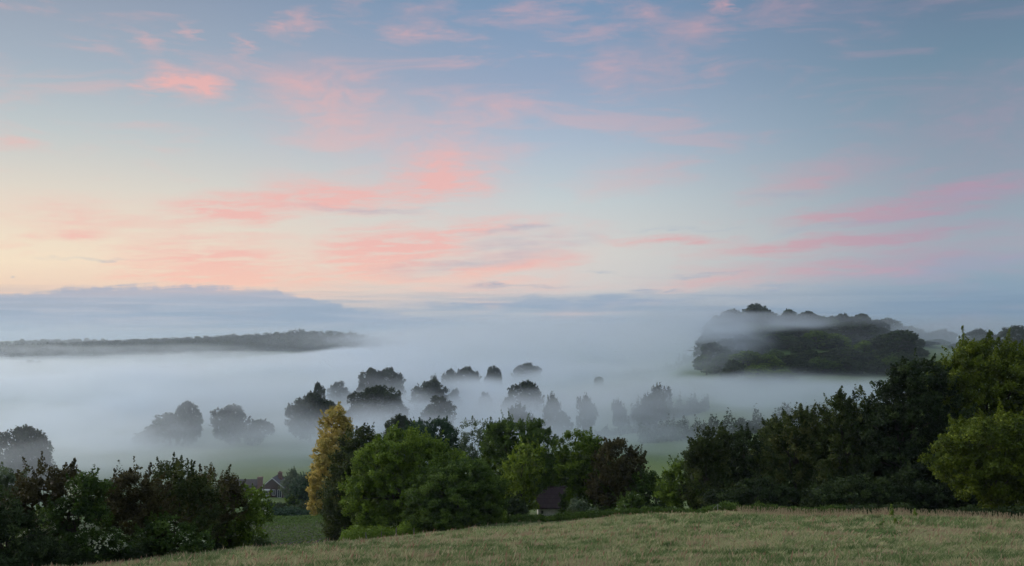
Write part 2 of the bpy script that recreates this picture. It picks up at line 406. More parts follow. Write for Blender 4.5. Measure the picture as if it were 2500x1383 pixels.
o = g.n('ShaderNodeOutputMaterial'); g.t.links.new(pb.outputs[0], o.inputs[0])

# one sheet, finer in the view's direction, reaching the horizon
aa = np.unique(np.concatenate([np.linspace(-math.pi, math.pi, 97), np.linspace(-0.62, 0.62, 380)]))
aa = aa[:-1]
rr = np.concatenate([np.geomspace(1.0, 30, 24), np.geomspace(31, 400, 260), np.geomspace(405, 9500, 200)])
A, Rr = np.meshgrid(aa, rr)
X = Rr * np.sin(A); Y = Rr * np.cos(A); Z = ground(X, Y)
nr, na = X.shape
V = np.stack([X.ravel(), Y.ravel(), Z.ravel()], 1)
V = np.vstack([V, [[0, 0, -1.7]]])
i, j = np.meshgrid(np.arange(nr - 1), np.arange(na), indexing='ij')
j2 = (j + 1) % na
F = np.stack([i*na+j, i*na+j2, (i+1)*na+j2, (i+1)*na+j], -1).reshape(-1, 4)
cap = np.array([[nr*na, (k+1) % na, k, k] for k in range(na)])
gr = mesh_np('ground', V, F[:, ::-1], m_ground, smooth=True)
tag(gr, kind='structure')

# ------------------------------------------------------------------ foliage generator
def unit(n, rng):
    v = rng.normal(size=(n, 3)); return v / np.linalg.norm(v, axis=1, keepdims=True)

def leaves_mesh(C, N, size, tint, rng, aspect=0.62):
    """rhombic leaves/leaf sprays: centre C, facing N"""
    n = len(C)
    u = np.cross(N, unit(n, rng)); u /= np.maximum(np.linalg.norm(u, axis=1, keepdims=True), 1e-6)
    w = np.cross(N, u)
    s = size[:, None]
    bend = N * s * 0.16
    V = np.empty((n, 4, 3), dtype=np.float32)
    V[:, 0] = C - u*s*.5 - bend; V[:, 1] = C + w*s*aspect*.5; V[:, 2] = C + u*s*.5 - bend; V[:, 3] = C - w*s*aspect*.5
    F = np.arange(n*4, dtype=np.int32).reshape(n, 4)
    return V.reshape(-1, 3), F, tint

def crown(name, lobes, mat, leaf=0.24, dens=1.0, clump=0.8, shoots=0.25, rng=rng, flat=0.75, lowcut=-0.55, parent=None, core=True, openness=0.0, sl=1.0):
    """lobes: (x,y,z,rx,ry,rz) ellipsoids -> clumps over their surfaces -> leaves around each clump"""
    Cs, Ds, Rs, Up = [], [], [], []
    L = np.array(lobes, dtype=float)
    for li, (x, y, z, rx, ry, rz) in enumerate(L):
        area = 4*math.pi*((((rx*ry)**1.6+(rx*rz)**1.6+(ry*rz)**1.6)/3)**(1/1.6))
        n = max(6, int(area / (clump*clump*1.5) * (1-openness)))
        dv = unit(n, rng)
        dv = dv[dv[:, 2] > lowcut]
        # lumps of the surface: smooth per-direction modulation
        k = 1 + 0.10*np.sin(dv[:, 0]*5+li*1.7)*np.cos(dv[:, 2]*6+li) + 0.13*rng.normal(size=len(dv))
        p = np.array([x, y, z]) + dv*np.array([rx, ry, rz])*np.clip(k, .6, 1.2)[:, None]
        keep = np.ones(len(p), bool)
        for lj, (a, b, c_, ra, rb, rc) in enumerate(L):
            if lj == li: continue
            q = ((p - [a, b, c_]) / [ra, rb, rc]); keep &= (q**2).sum(1) > 0.62
        Cs.append(p[keep]); Ds.append(dv[keep])
    C = np.vstack(Cs); D = np.vstack(Ds); n = len(C)
    cr = clump*(0.45+0.65*rng.random(n))
    ctint = np.clip(0.46+0.26*rng.normal(size=n), 0, 1)
    per = np.maximum(4, (dens*1.9*(cr**2)*4/(leaf*leaf*0.31)*0.5)).astype(int)
    idx = np.repeat(np.arange(n), per); m = len(idx)
    off = unit(m, rng); off[:, 2] = off[:, 2]*flat
    rad = cr[idx]*(rng.random(m)**0.45)
    pc = C[idx] + off*rad[:, None]
    # some clumps are pulled out into shoots
    sh = rng.random(n) < shoots
    sdir = D*0.7 + np.array([0, 0, 0.8]); sdir /= np.linalg.norm(sdir, axis=1, keepdims=True)
    sm = sh[idx] & (rng.random(m) < 0.5)
    t = rng.random(m)
    slen = (sl*clump*(0.8+1.3*rng.random(n)))[idx]
    ps_ = C[idx] + sdir[idx]*(slen*t)[:, None] + unit(m, rng)*(0.36*clump*(1.15-t))[:, None]
    pc = np.where(sm[:, None], ps_, pc)
    N = off*0.45 + D[idx]*0.35 + unit(m, rng)*0.75 + np.array([0, 0, .25])
    N /= np.linalg.norm(N, axis=1, keepdims=True)
    sz = leaf*(0.55+0.9*rng.random(m))
    ti = np.clip(ctint[idx] + 0.13*rng.normal(size=m), 0, 1)
    V, F, T = leaves_mesh(pc, N, sz, ti, rng)
    if core:   # bigger sprays inside, so that the crown is a full volume
        K = []
        for (x, y, z, rx, ry, rz) in L:
            q = max(5, int(rx*ry*rz**.5*5/(leaf*4)**1.0*(1-openness)**2))
            dv = unit(q, rng)*((0.25+0.55*rng.random(q))[:, None])
            K.append(np.array([x, y, z]) + dv*np.array([rx, ry, rz]))
        K = np.vstack(K); q = len(K)
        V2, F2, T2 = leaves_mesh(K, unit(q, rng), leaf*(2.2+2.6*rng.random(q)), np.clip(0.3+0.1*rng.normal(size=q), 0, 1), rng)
        F = np.vstack([F, F2+len(V)]); V = np.vstack([V, V2]); T = np.concatenate([T, T2])
    return mesh_np(name, V, F, mat, T, parent)

def trunk_mesh(name, base, lobes, r0, parent, rng, top=None):
    mb = MB()
    L = sorted(lobes, key=lambda l: l[2]); zt = max(l[2]+l[5] for l in lobes)*.74
    ax = np.mean([[l[0], l[1]] for l in lobes], axis=0)
    n = 6; pts = []
    for k in range(n):
        t = k/(n-1)
        pts.append((base[0]+(ax[0]-base[0])*t+rng.normal()*r0*.5*(k > 0), base[1]+(ax[1]-base[1])*t, base[2]+(zt-base[2])*t))
    mb.tube(pts, [r0*(1.25 if k == 0 else 1.0)*(1-0.8*k/(n-1)) for k in range(n)], 8)
    for (x, y, z, rx, ry, rz) in lobes:
        for q in range(2):
            f = 0.25+0.35*rng.random()
            i = f*(n-1); i0 = int(i); s = Vector(pts[i0]).lerp(Vector(pts[i0+1]), i-i0)
            e = Vector((x+rng.normal()*rx*.4, y+rng.normal()*ry*.4, z+rz*(.0+.45*rng.random())))
            if e.z < s.z: e.z = s.z+0.3
            mid = s.lerp(e, .5)+Vector((rng.normal()*.2, rng.normal()*.2, (e-s).length*.08))
            mb.tube([s, mid, e], [r0*.42, r0*.26, r0*.07], 5)
    return mb.build(name, BARK, parent)

def near_tree(name, label, cat, dist, lobes_px, mat, leaf=.24, dens=1.0, clump=.8, shoots=.25, group=None, openness=0.0, lowcut=-.9, aux=2, seed=1, base_px=None, flat=.75, core=True, depthf=1.0):
    """lobes given as (px,row,rx,ry[,depth offset m]) seen at the tree's own distance"""
    rg = np.random.default_rng(seed*131+5)
    k = dist/FPX
    bpx = base_px if base_px is not None else np.mean([l[0] for l in lobes_px])
    bx, by = at(bpx, dist); bz = gz(bx, by)
    root = empty(name, (bx, by, bz)); tag(root, label, cat, group)
    lo = []
    for l in lobes_px:
        px, row, rx, ry = l[:4]; dd = l[4] if len(l) > 4 else 0.0
        x = (px-CX)/FPX*(dist+dd); z = (HZ-row)/FPX*(dist+dd)
        kk = (dist+dd)/FPX
        lo.append((x-bx, dd, z-bz, rx*kk, rx*kk*depthf, ry*kk))
        for a in range(aux):    # smaller lobes on the sides, for depth and lumpiness
            d_ = unit(1, rg)[0]; f = .38+.25*rg.random()
            lo.append((x-bx+d_[0]*rx*kk*.62, dd+d_[1]*rx*kk*.75, z-bz+abs(d_[2])*ry*kk*.55-.1, rx*kk*f, rx*kk*f, ry*kk*f))
    lo = [(a, b, max(c_, f*0.55), d_, e, f) for (a, b, c_, d_, e, f) in lo]
    crown('crown', lo, LM[mat], leaf, dens, clump, shoots, rg, flat, lowcut, root, core, openness)
    H = max(l[2]+l[5] for l in lo)
    trunk_mesh('trunk', (0, 0, -.2), lo[::(1+aux)], max(.05, H*(.008 if openness > .3 else .02)), root, rg)
    return root, lo

def blossom(root, lo, n, rg, size=.16, zlo=0.0, zhi=99., front=True):
    """flat cream flower heads on the outside of a shrub: more than anyone could count"""
    P_, N_ = [], []
    L = np.array(lo)
    while sum(len(p) for p in P_) < n:
        l = L[rg.integers(len(L))]; dv = unit(60, rg); dv = dv[(dv[:, 2] > -.25)]
        if front: dv = dv[dv[:, 1] < .35]
        p = l[:3]+dv*l[3:6]*(1.0+.06*rg.random((len(dv), 1)))
        keep = (p[:, 2] > zlo) & (p[:, 2] < zhi)
        for m_ in L:
            q = (p-m_[:3])/m_[3:6]; keep &= (q**2).sum(1) > .93
        keep &= vnoise(p[:, 0]+50, p[:, 2]+p[:, 1]+50, .9, 5) > .38
        P_.append(p[keep][:2]); N_.append(dv[keep][:2])
    C = np.vstack(P_); D = np.vstack(N_)
    k = 4; C = np.repeat(C, k, 0)+unit(len(C)*k, rg)*size*.4; D = np.repeat(D, k, 0)
    N = D*.8+unit(len(C), rg)*.3+[0, 0, .6]; N /= np.linalg.norm(N, axis=1, keepdims=True)
    V, F, T = leaves_mesh(C, N, size*(.35+.4*rg.random(len(C))), rg.random(len(C)), rg, .9)
    o = mesh_np('blossom', V, F, LM['blossom'], T, root); o['kind'] = 'stuff'
    return o

# ================================================================== near trees and shrubs
T = near_tree
# --- left boundary: hawthorns and flowering elders
shr = []
T('small_ash', 'small thin-leaved tree at the far left end of the dark hedge', 'tree', 66, [(10,1172,42,30),(-30,1210,50,50),(28,1215,30,36)], 'sage', .16, .7, .5, .4, openness=.3, seed=1)
T('hawthorn_bush', 'russet brown hawthorn with twiggy rounded top near the left edge of the hedge', 'bush', 64, [(118,1205,66,62),(75,1250,50,60),(160,1230,50,70),(110,1320,80,60)], 'brown', .15, 1.0, .5, .5, 'hawthorn bushes in the left hedge', seed=2)
T('hawthorn_bush', 'low dark bush filling the bottom left corner', 'bush', 58, [(20,1320,70,70),(-50,1290,80,90),(85,1360,70,45)], 'dark', .15, 1.0, .5, .3, 'hawthorn bushes in the left hedge', seed=3)
r_, lo = T('elder_bush', 'green elder speckled with cream flowers between two brown hawthorns', 'bush', 62, [(212,1210,42,55),(185,1290,70,70),(120,1330,80,50),(235,1330,60,45)], 'green', .18, 1.0, .5, .35, 'flowering elders in the left hedge', seed=4)
blossom(r_, lo, 520, np.random.default_rng(4), .15)
T('hawthorn_bush', 'broad dark hawthorn with arching twigs left of the hedge middle', 'bush', 69, [(335,1205,62,56),(300,1260,60,70),(360,1300,70,70)], 'brown', .15, 1.0, .5, .55, 'hawthorn bushes in the left hedge', seed=5)
T('hawthorn_bush', 'tallest twiggy hawthorn at the middle of the left hedge', 'bush', 73, [(428,1200,58,60),(470,1250,60,70),(410,1290,70,70)], 'maple', .15, 1.0, .5, .6, 'hawthorn bushes in the left hedge', seed=6)
T('hawthorn_bush', 'brown tipped hawthorn directly behind the rounded white-flowered elder', 'bush', 78, [(512,1205,55,50),(480,1270,60,70),(550,1230,38,45)], 'brown', .15, 1.0, .5, .5, 'hawthorn bushes in the left hedge', seed=7)
r_, lo = T('elder_bush', 'rounded elder with white flowers at the right end of the left hedge', 'bush', 80, [(590,1235,58,42),(540,1275,60,50),(620,1270,42,40),(560,1315,50,45),(500,1300,50,50)], 'bright', .18, 1.0, .5, .3, 'flowering elders in the left hedge', seed=8)
blossom(r_, lo, 380, np.random.default_rng(8), .16, 1.8)
r_, lo = T('elder_bush', 'low elder sprinkled with white flowers under the tallest hawthorn', 'bush', 68, [(400,1310,60,40),(450,1330,55,35),(350,1330,50,35)], 'green', .18, 1.0, .45, .3, 'flowering elders in the left hedge', seed=9)
blossom(r_, lo, 170, np.random.default_rng(9), .14)

# --- the middle clump
T('golden_tree', 'tall cone-shaped golden yellow tree beside the ploughed field', 'tree', 136,
  [(823,1018,20,26),(817,1050,32,34),(817,1088,44,38),(814,1130,48,42),(806,1170,44,42),(796,1205,36,36),(786,1228,26,26),(850,1130,30,45)], 'gold', .24, 1.2, .6, .3, aux=2, seed=11)
T('hawthorn_tree', 'dark shaggy tree in front of the golden tree', 'tree', 124,
  [(880,1085,42,34),(872,1145,52,52),(852,1212,62,60),(880,1160,60,70),(850,1260,60,45),(850,1300,50,34),(890,1310,50,34)], 'maple', .2, 1.0, .65, .4, seed=12)
T('dark_round_tree', 'dark blue-green domed tree behind the big green sallow', 'tree', 156,
  [(1050,1075,66,42),(1015,1100,50,40),(1085,1110,42,45)], 'bluish', .25, 1.1, .8, .3, seed=13)
T('sallow_tree', 'large spreading fresh green sallow left of the dark domed bush', 'tree', 118,
  [(985,1105,80,46),(940,1150,68,60),(915,1215,70,60),(1050,1150,80,60),(980,1200,85,70),(965,1065,16,18),(1000,1265,70,40),(930,1265,55,35),(950,1305,80,32),(1030,1300,60,30)], 'bright', .22, 1.1, .7, .35, seed=14)
T('sallow_bush', 'dark green domed bush in the middle at the edge of the meadow', 'bush', 113,
  [(1100,1205,85,65),(1150,1180,70,50),(1060,1245,75,55),(1165,1235,60,55),(1110,1265,90,38)], 'green', .18, 1.25, .65, .12, seed=15)
T('ash_tree', 'slender airy tree with sky showing through its leaves', 'tree', 150,
  [(1150,1055,26,24),(1158,1090,30,30),(1140,1105,22,26),(1175,1115,22,30),(1190,1060,20,24),(1150,1140,30,30)], 'sage', .2, .6, .6, .4, openness=.32, core=False, seed=16)
T('maple_tree', 'large dark green tree with upright shoots behind the lime-green tree', 'tree', 142,
  [(1262,1080,60,50),(1215,1080,38,42),(1310,1090,42,50),(1225,1140,50,55),(1300,1150,54,55),(1265,1150,70,60)], 'green', .24, 1.15, .75, .55, seed=17)
T('lime_green_tree', 'lacy yellow-green tree left of the dark barn roof', 'tree', 130,
  [(1290,1115,36,28),(1275,1150,46,36),(1262,1190,42,40),(1280,1195,26,34),(1262,1230,42,26)], 'lime', .26, .7, .62, .5, openness=.15, seed=18)
T('elder_bush', 'low dark bush with a few pale flowers left of the barn wall', 'bush', 121, [(1245,1245,36,26),(1215,1255,34,26),(1268,1252,24,16)], 'dark', .2, 1.0, .5, .3, seed=19)
T('willow_tree', 'rounded fresh green tree overhanging the right of the barn roof', 'tree', 128,
  [(1412,1105,52,44),(1405,1150,42,50),(1445,1150,44,50),(1430,1200,38,50),(1450,1220,50,40)], 'bright', .22, 1.1, .7, .3, seed=20)
T('copper_tree', 'brownish hawthorn tree right of the rounded green tree', 'tree', 124,
  [(1505,1120,44,38),(1535,1155,42,46),(1490,1180,50,60),(1540,1205,40,45)], 'brown', .2, 1.1, .6, .5, seed=21)
r_, lo = T('guelder_bush', 'pale flowering bush standing behind the right end of the barn', 'bush', 121, [(1412,1240,22,20),(1430,1252,22,14)], 'sage', .18, 1.0, .4, .3, seed=22)
blossom(r_, lo, 60, np.random.default_rng(22), .16)
r_, lo = T('elder_bush', 'small pale-flowered elder under the brownish tree', 'bush', 118, [(1548,1222,20,20),(1535,1238,26,20)], 'green', .18, 1.0, .4, .3, seed=23)
blossom(r_, lo, 30, np.random.default_rng(23), .16)
T('sallow_bush', 'green bush in the gap right of the brownish tree', 'bush', 122, [(1600,1205,38,36),(1575,1185,30,34),(1625,1230,34,26)], 'green', .2, .9, .55, .5, seed=24)
T('sallow_bush', 'light green feathery bush left of the tall right-hand trees', 'bush', 116, [(1655,1155,28,30),(1648,1195,40,36),(1680,1215,40,34)], 'bright', .2, .8, .5, .5, seed=25)
# --- the right-hand belt
T('field_maple', 'bushy tree with reddish shoots at the left of the right-hand belt', 'tree', 113,
  [(1738,1090,42,42),(1705,1120,26,28),(1720,1150,46,50),(1735,1205,50,50)], 'maple', .22, 1.0, .62, .6, group='tall trees in the right-hand belt', seed=26)
T('field_maple', 'dark full tree second from the left of the right-hand belt', 'tree', 118,
  [(1810,1110,52,50),(1840,1150,50,60),(1800,1200,56,55)], 'dark', .22, 1.1, .65, .4, group='tall trees in the right-hand belt', seed=27)
T('field_maple', 'small peaked treetop rising behind between the belt trees', 'tree', 126,
  [(1880,1058,26,30),(1870,1100,34,40),(1885,1150,40,50)], 'maple', .22, 1.0, .6, .5, group='tall trees in the right-hand belt', seed=28)
T('field_maple', 'dense tree with several upright leafy tips in the right-hand belt', 'tree', 110,
  [(1950,1050,48,44),(1915,1075,32,36),(1985,1090,44,55),(1935,1130,55,65),(1930,1195,65,55)], 'maple', .2, 1.1, .6, .75, group='tall trees in the right-hand belt', seed=29)
T('field_maple', 'tall tree with forked pointed crown left of the big dark tree', 'tree', 107,
  [(2040,1005,28,38),(2100,1000,32,38),(2070,1050,55,50),(2050,1120,65,70),(2060,1190,75,60),(2130,1060,40,50)], 'maple', .2, 1.1, .6, .7, group='tall trees in the right-hand belt', seed=30)
T('sycamore_tree', 'very dark broad tree left of the olive-green canopy', 'tree', 104,
  [(2245,925,60,40),(2200,975,56,50),(2260,1010,85,70),(2190,1060,70,70),(2230,1130,85,80),(2150,1150,60,70),(2180,1210,80,45)], 'dark', .24, 1.15, .8, .35, seed=31)
T('oak_tree', 'tall olive-green tree with the highest canopy at the right edge', 'tree', 108,
  [(2415,895,80,56),(2330,940,62,50),(2490,905,75,60),(2400,970,100,60),(2520,990,90,70),(2300,990,50,50)], 'olive', .24, 1.1, .85, .35, seed=32, aux=3)
T('oak_tree', 'lower olive-green leafy tree hanging over the meadow at the right edge', 'tree', 90,
  [(2375,1085,70,48),(2470,1075,75,52),(2310,1120,48,36),(2440,1150,90,60),(2370,1160,60,50),(2520,1150,80,70),(2460,1215,60,40)], 'olive', .22, 1.05, .75, .35, seed=33, aux=3)
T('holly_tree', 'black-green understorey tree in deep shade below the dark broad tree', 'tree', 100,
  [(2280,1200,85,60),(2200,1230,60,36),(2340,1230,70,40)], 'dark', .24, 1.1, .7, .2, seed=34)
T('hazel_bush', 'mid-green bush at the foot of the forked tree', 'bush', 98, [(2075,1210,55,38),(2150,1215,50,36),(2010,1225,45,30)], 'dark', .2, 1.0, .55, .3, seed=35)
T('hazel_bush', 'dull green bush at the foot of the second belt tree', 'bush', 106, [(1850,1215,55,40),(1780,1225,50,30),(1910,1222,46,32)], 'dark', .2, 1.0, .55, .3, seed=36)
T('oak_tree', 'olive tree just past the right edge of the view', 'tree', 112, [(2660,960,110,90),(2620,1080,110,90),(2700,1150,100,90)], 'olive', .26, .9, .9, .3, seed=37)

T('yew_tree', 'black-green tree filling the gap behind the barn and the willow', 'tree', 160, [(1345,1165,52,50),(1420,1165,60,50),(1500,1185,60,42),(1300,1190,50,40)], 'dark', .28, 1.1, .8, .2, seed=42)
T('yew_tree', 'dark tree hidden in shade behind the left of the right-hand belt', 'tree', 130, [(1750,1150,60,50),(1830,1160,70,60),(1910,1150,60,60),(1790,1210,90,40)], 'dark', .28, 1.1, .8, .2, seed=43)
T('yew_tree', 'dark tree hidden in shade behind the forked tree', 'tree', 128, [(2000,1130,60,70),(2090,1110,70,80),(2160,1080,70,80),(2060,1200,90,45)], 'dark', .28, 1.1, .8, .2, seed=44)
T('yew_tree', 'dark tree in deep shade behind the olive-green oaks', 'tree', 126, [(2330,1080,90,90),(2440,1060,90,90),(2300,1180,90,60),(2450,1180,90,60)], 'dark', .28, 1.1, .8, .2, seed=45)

# --- low hedge along the far side of the meadow
def strip_foliage(name, label, cat, pts, mat, w, h, leaf, n, seed, kind=None, group=None, hvar=.35):
    """pts: (px, distance) polyline; leaves fill a bank of width w and height h along it"""
    rg = np.random.default_rng(seed)
    P_ = np.array([at(p, d_) for p, d_ in pts]); seg = np.linalg.norm(np.diff(P_, axis=0), axis=1); s = np.concatenate([[0], np.cumsum(seg)])
    t = rg.random(n)*s[-1]; x = np.interp(t, s, P_[:, 0]); y = np.interp(t, s, P_[:, 1])
    hh = h*(1-hvar+2*hvar*vnoise(t, t*0, .55, seed))*(1-.5*hvar+hvar*vnoise(t, t*0, 2.1, seed+1))
    a = rg.random(n)*math.pi*1.0; q = rg.random(n)**.35
    ox = np.cos(a)*w*q; oz = np.sin(a)*hh*q
    x = x+rg.normal(size=n)*.12; y = y+ox
    z = ground(x, y)+oz*(1+.1*rg.normal(size=n))
    N = np.stack([rg.normal(size=n)*.5, np.cos(a)*.5+rg.normal(size=n)*.5, np.abs(np.sin(a))*.6+rg.normal(size=n)*.5], 1); N /= np.linalg.norm(N, axis=1, keepdims=True)
    bx, by = P_[len(P_)//2]; bz = gz(bx, by)
    C = np.stack([x-bx, y-by, z-bz], 1)
    ti = np.clip(.3+.35*vnoise(t, z*2, 1.3, seed+2)+.15*rg.normal(size=n)+.1*np.sin(a), 0, 1)
    V, F, T_ = leaves_mesh(C, N, leaf*(.5+rg.random(n)), ti, rg)
    o = mesh_np(name, V, F, LM[mat], T_); o.location = (bx, by, bz)
    tag(o, label, cat, group, kind); return o
strip_foliage('hedge', 'long low trimmed hedge along the far side of the meadow', 'hedge',
   [(1225,118.5),(1320,117.5),(1500,111.5),(1700,104.5),(1900,98),(2060,93.5)], 'green', 1.0, .8, .16, 60000, 51, hvar=.25)
strip_foliage('undergrowth', 'nettles and brambles at the foot of the left hedge', 'undergrowth',
   [(-250,54),(0,56),(313,64),(470,74),(600,84),(655,87.5)], 'dark', 2.6, 1.1, .16, 60000, 52, 'stuff')
strip_foliage('undergrowth', 'rough grass and brambles at the foot of the middle trees', 'undergrowth',
   [(835,108),(930,109),(1100,114),(1235,118)], 'bright', 2.2, 1.7, .17, 34000, 53, 'stuff')
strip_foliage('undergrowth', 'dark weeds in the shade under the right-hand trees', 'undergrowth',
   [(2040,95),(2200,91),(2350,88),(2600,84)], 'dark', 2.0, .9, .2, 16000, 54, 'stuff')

# ================================================================== meadow grass
m_grass, g = mat_new('meadow_grass_blades')
at_ = g.n('ShaderNodeAttribute', attribute_name='tint')
gc = g.ramp(at_.outputs['Fac'], [(0.0,(.075,.130,.040,1)),(.25,(.175,.240,.090,1)),(.42,(.32,.355,.160,1)),(.6,(.47,.44,.25,1)),(.8,(.38,.26,.175,1)),(1.0,(.30,.145,.095,1))])
pb = g.n('ShaderNodeBsdfPrincipled'); g.put(pb.inputs['Base Color'], gc); pb.inputs['Roughness'].default_value = .8; pb.inputs['Specular IOR Level'].default_value = .1
tr = g.n('ShaderNodeBsdfTranslucent'); g.put(tr.inputs[0], gc)
mx = g.n('ShaderNodeMixShader'); mx.inputs[0].default_value = .3; g.t.links.new(pb.outputs[0], mx.inputs[1]); g.t.links.new(tr.outputs[0], mx.inputs[2])
o = g.n('ShaderNodeOutputMaterial'); g.t.links.new(mx.outputs[0], o.inputs[0])

def grass_field():
    rg = np.random.default_rng(77)
    n = 820000
    px = rg.uniform(-500, 3300, n*3); u = rg.random(n*3)
    d0, d1 = 26.0, 122.0
    dd = 1/(1/d0+(1/d1-1/d0)*u)**1.0           # denser near the camera
    ok = dd < meadow_end(px)+1.0
    px, dd = px[ok][:n], dd[ok][:n]; n = len(px)
    x = (px-CX)/FPX*dd; y = dd
    # some of the blades stand in tussocks
    nc = 1500; nt = 110000
    ci = rg.integers(0, n, nc); ck = rg.integers(0, nc, nt); rad = .10+.28*rg.random(nc)
    x[:nt] = x[ci][ck]+rg.normal(size=nt)*rad[ck]*.8; y[:nt] = y[ci][ck]+rg.normal(size=nt)*rad[ck]*.8
    ctint = rg.choice([.02, .12, .30, .62, .80], nc, p=[.30, .25, .15, .18, .12])
    z = ground(x, y)-.02
    h = .10+.10*rg.random(n)+.12*vnoise(x, y, .35, 9)+.13*vnoise(x, y, 1.0, 31)
    patch = .5*vnoise(x*.6, y, .07, 11)+.35*vnoise(x+y*.3, y*1.8, .2, 12)+.35*vnoise(x, y, 1.1, 13)
    h[:nt] = h[:nt]*1.05+.05+.10*rg.random(nt)
    edge = np.clip((dd-(meadow_end(px)-22))/20, 0, 1)
    ti = -.16+.88*patch+.15*rg.normal(size=n)
    ti[:nt] = ti[:nt]*.35+.65*(ctint[ck]+.08*rg.normal(size=nt))
    ti = ti+.12*edge*(vnoise(x, y, .12, 15))
    stalk = rg.random(n) < (.009+.06*np.clip(patch-.5, 0, 1)+.02*edge)
    ti = np.where(stalk, .58+.38*rg.random(n), ti); stalk &= rg.random(n) < np.clip((dd-26)/45, .25, 1)
    h = np.where(stalk, h*1.3+.06, h)
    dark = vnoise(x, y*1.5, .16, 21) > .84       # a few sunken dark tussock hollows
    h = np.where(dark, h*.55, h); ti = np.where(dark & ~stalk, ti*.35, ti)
    w = (.014+.016*rg.random(n))*np.clip(dd/60, .7, 1.8); w = np.where(stalk, w*.55, w)
    a = rg.random(n)*math.pi; cx, cy_ = np.cos(a)*w, np.sin(a)*w
    lx = rg.normal(size=n)*.16+.05; ly = rg.normal(size=n)*.16
    V = np.empty((n, 4, 3), np.float32)
    V[:, 0] = np.stack([x-cx, y-cy_, z], 1); V[:, 1] = np.stack([x+cx, y+cy_, z], 1)
    V[:, 2] = np.stack([x+cx*.7+lx*.45, y+cy_*.7+ly*.45, z+h*.6], 1); V[:, 3] = np.stack([x+lx, y+ly, z+h], 1)
    # seed heads thicken the top of the stalks
    s = stalk; V[s, 2] = np.stack([x+lx*.9+.03, y+ly*.9, z+h*.82], 1)[s]
    F = np.arange(n*4, dtype=np.int32).reshape(n, 4)
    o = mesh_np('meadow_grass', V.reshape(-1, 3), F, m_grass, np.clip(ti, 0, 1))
    tag(o, 'rough meadow grass with reddish sorrel and straw-coloured seed heads', 'grass', kind='stuff')
    # tall seed-head stalks standing against the dark trees along the crest
    n = 3000
    px = 2650-850*rg.random(n)**1.4; dd = meadow_end(px)-rg.random(n)*8+1
    x = (px-CX)/FPX*dd; y = dd; z = ground(x, y)
    h = .35+.45*rg.random(n)**2; lx = rg.normal(size=n)*.12
    V = np.empty((n*2, 4, 3), np.float32)
    w = .010
    V[:n, 0] = np.stack([x-w, y, z], 1); V[:n, 1] = np.stack([x+w, y, z], 1); V[:n, 2] = np.stack([x+w+lx, y, z+h], 1); V[:n, 3] = np.stack([x-w+lx, y, z+h], 1)
    hw = .03
    V[n:, 0] = np.stack([x+lx-hw*.4, y, z+h*.88], 1); V[n:, 1] = np.stack([x+lx+hw*.6, y, z+h*.96], 1); V[n:, 2] = np.stack([x+lx*1.1, y, z+h+.09], 1); V[n:, 3] = np.stack([x+lx-hw, y, z+h], 1)
    o = mesh_np('seed_head_grass', V.reshape(-1, 3), np.arange(n*8, dtype=np.int32).reshape(-1, 4), m_grass, np.clip(.62+.2*rg.random(n*2), 0, 1))
    tag(o, 'tall grass seed heads along the crest below the right-hand trees', 'grass', kind='stuff')
grass_field()

def thistle(label, px, dist, h, seed, mat='bright'):
    rg = np.random.default_rng(seed); x, y = at(px, dist); root = empty('thistle_plant', (x, y, gz(x, y))); tag(root, label, 'plant', 'weeds standing in the meadow')
    mb = MB(); n = 3; C, N = [], []
    for s in range(n):
        lx, ly = rg.normal()*.16, rg.normal()*.16; hh = h*(1 if s == 0 else .55+.3*rg.random())
        mb.tube([(0, 0, 0), (lx*.4, ly*.4, hh*.5), (lx, ly, hh)], [.016, .012, .005], 5)
        for k in range(34):
            t = .18+.82*k/33; a = k*2.4; r = .17*(1.25-t)
            C.append((lx*t+math.cos(a)*r, ly*t+math.sin(a)*r, hh*t+.03)); N.append((math.cos(a)*.5, math.sin(a)*.5, .8))
    mb.build('stem', BARK, root)
    N = np.array(N); N /= np.linalg.norm(N, axis=1, keepdims=True)
    V, F, T_ = leaves_mesh(np.array(C), N, np.full(len(C), .2), .4+.5*rg.random(len(C)), rg, .4)
    mesh_np('foliage', V, F, LM[mat], T_, root)
thistle('tallest bright green thistle in the meadow below the right-hand trees', 2176, 76, .95, 1, 'bright')
thistle('short green thistle right of the tallest one', 2232, 80, .8, 2, 'bright')
thistle('dark green dock plant lower down in the meadow', 2137, 60, .5, 3, 'green')
thistle('small thin weed right of the dark dock', 2190, 61, .5, 4, 'bright')

# ================================================================== fence posts
WOOD = solid('weathered_wood', (.17,.15,.13), (.09,.08,.07), 9, .9, .3, (1, 1, .2))
def post(label, px, dist, h, r=.055, lean=0.0):
    x, y = at(px, dist); root = empty('fence_post', (x, y, gz(x, y)-.1)); tag(root, label, 'fence post', 'old wire fence posts')
    mb = MB(); mb.tube([(0, 0, -.2), (lean*.5, 0, h*.5), (lean, 0, h*.985), (lean, 0, h)], [r*1.05, r, r*.95, r*.7], 9); mb.build('post', WOOD, root)
    w = MB(); w.tube([(lean-.02, -r-.004, h*.85), (lean+.02, -r-.004, h*.85)], [.008, .008], 5); w.build('staple', WOOD, root)
post('leaning fence post at the foot of the big green sallow', 895, 103.5, 1.25, .05, -.08)
post('thin fence post between the two thicker ones', 931, 105, 1.2, .035, .02)
post('upright pale fence post in front of the middle trees', 967, 106, 1.35, .06, .02)
post('short fence post almost hidden below the dark domed bush', 1010, 108, 1.1, .05, .03)
WHITE = solid('white_paint', (.40,.40,.36), (.30,.30,.27), 6, .7)
x, y = at(1752, 101.5); root = empty('gate_stay', (x, y, gz(x, y))); tag(root, 'bare pale stake with two crossed stays in front of the low hedge', 'stake')
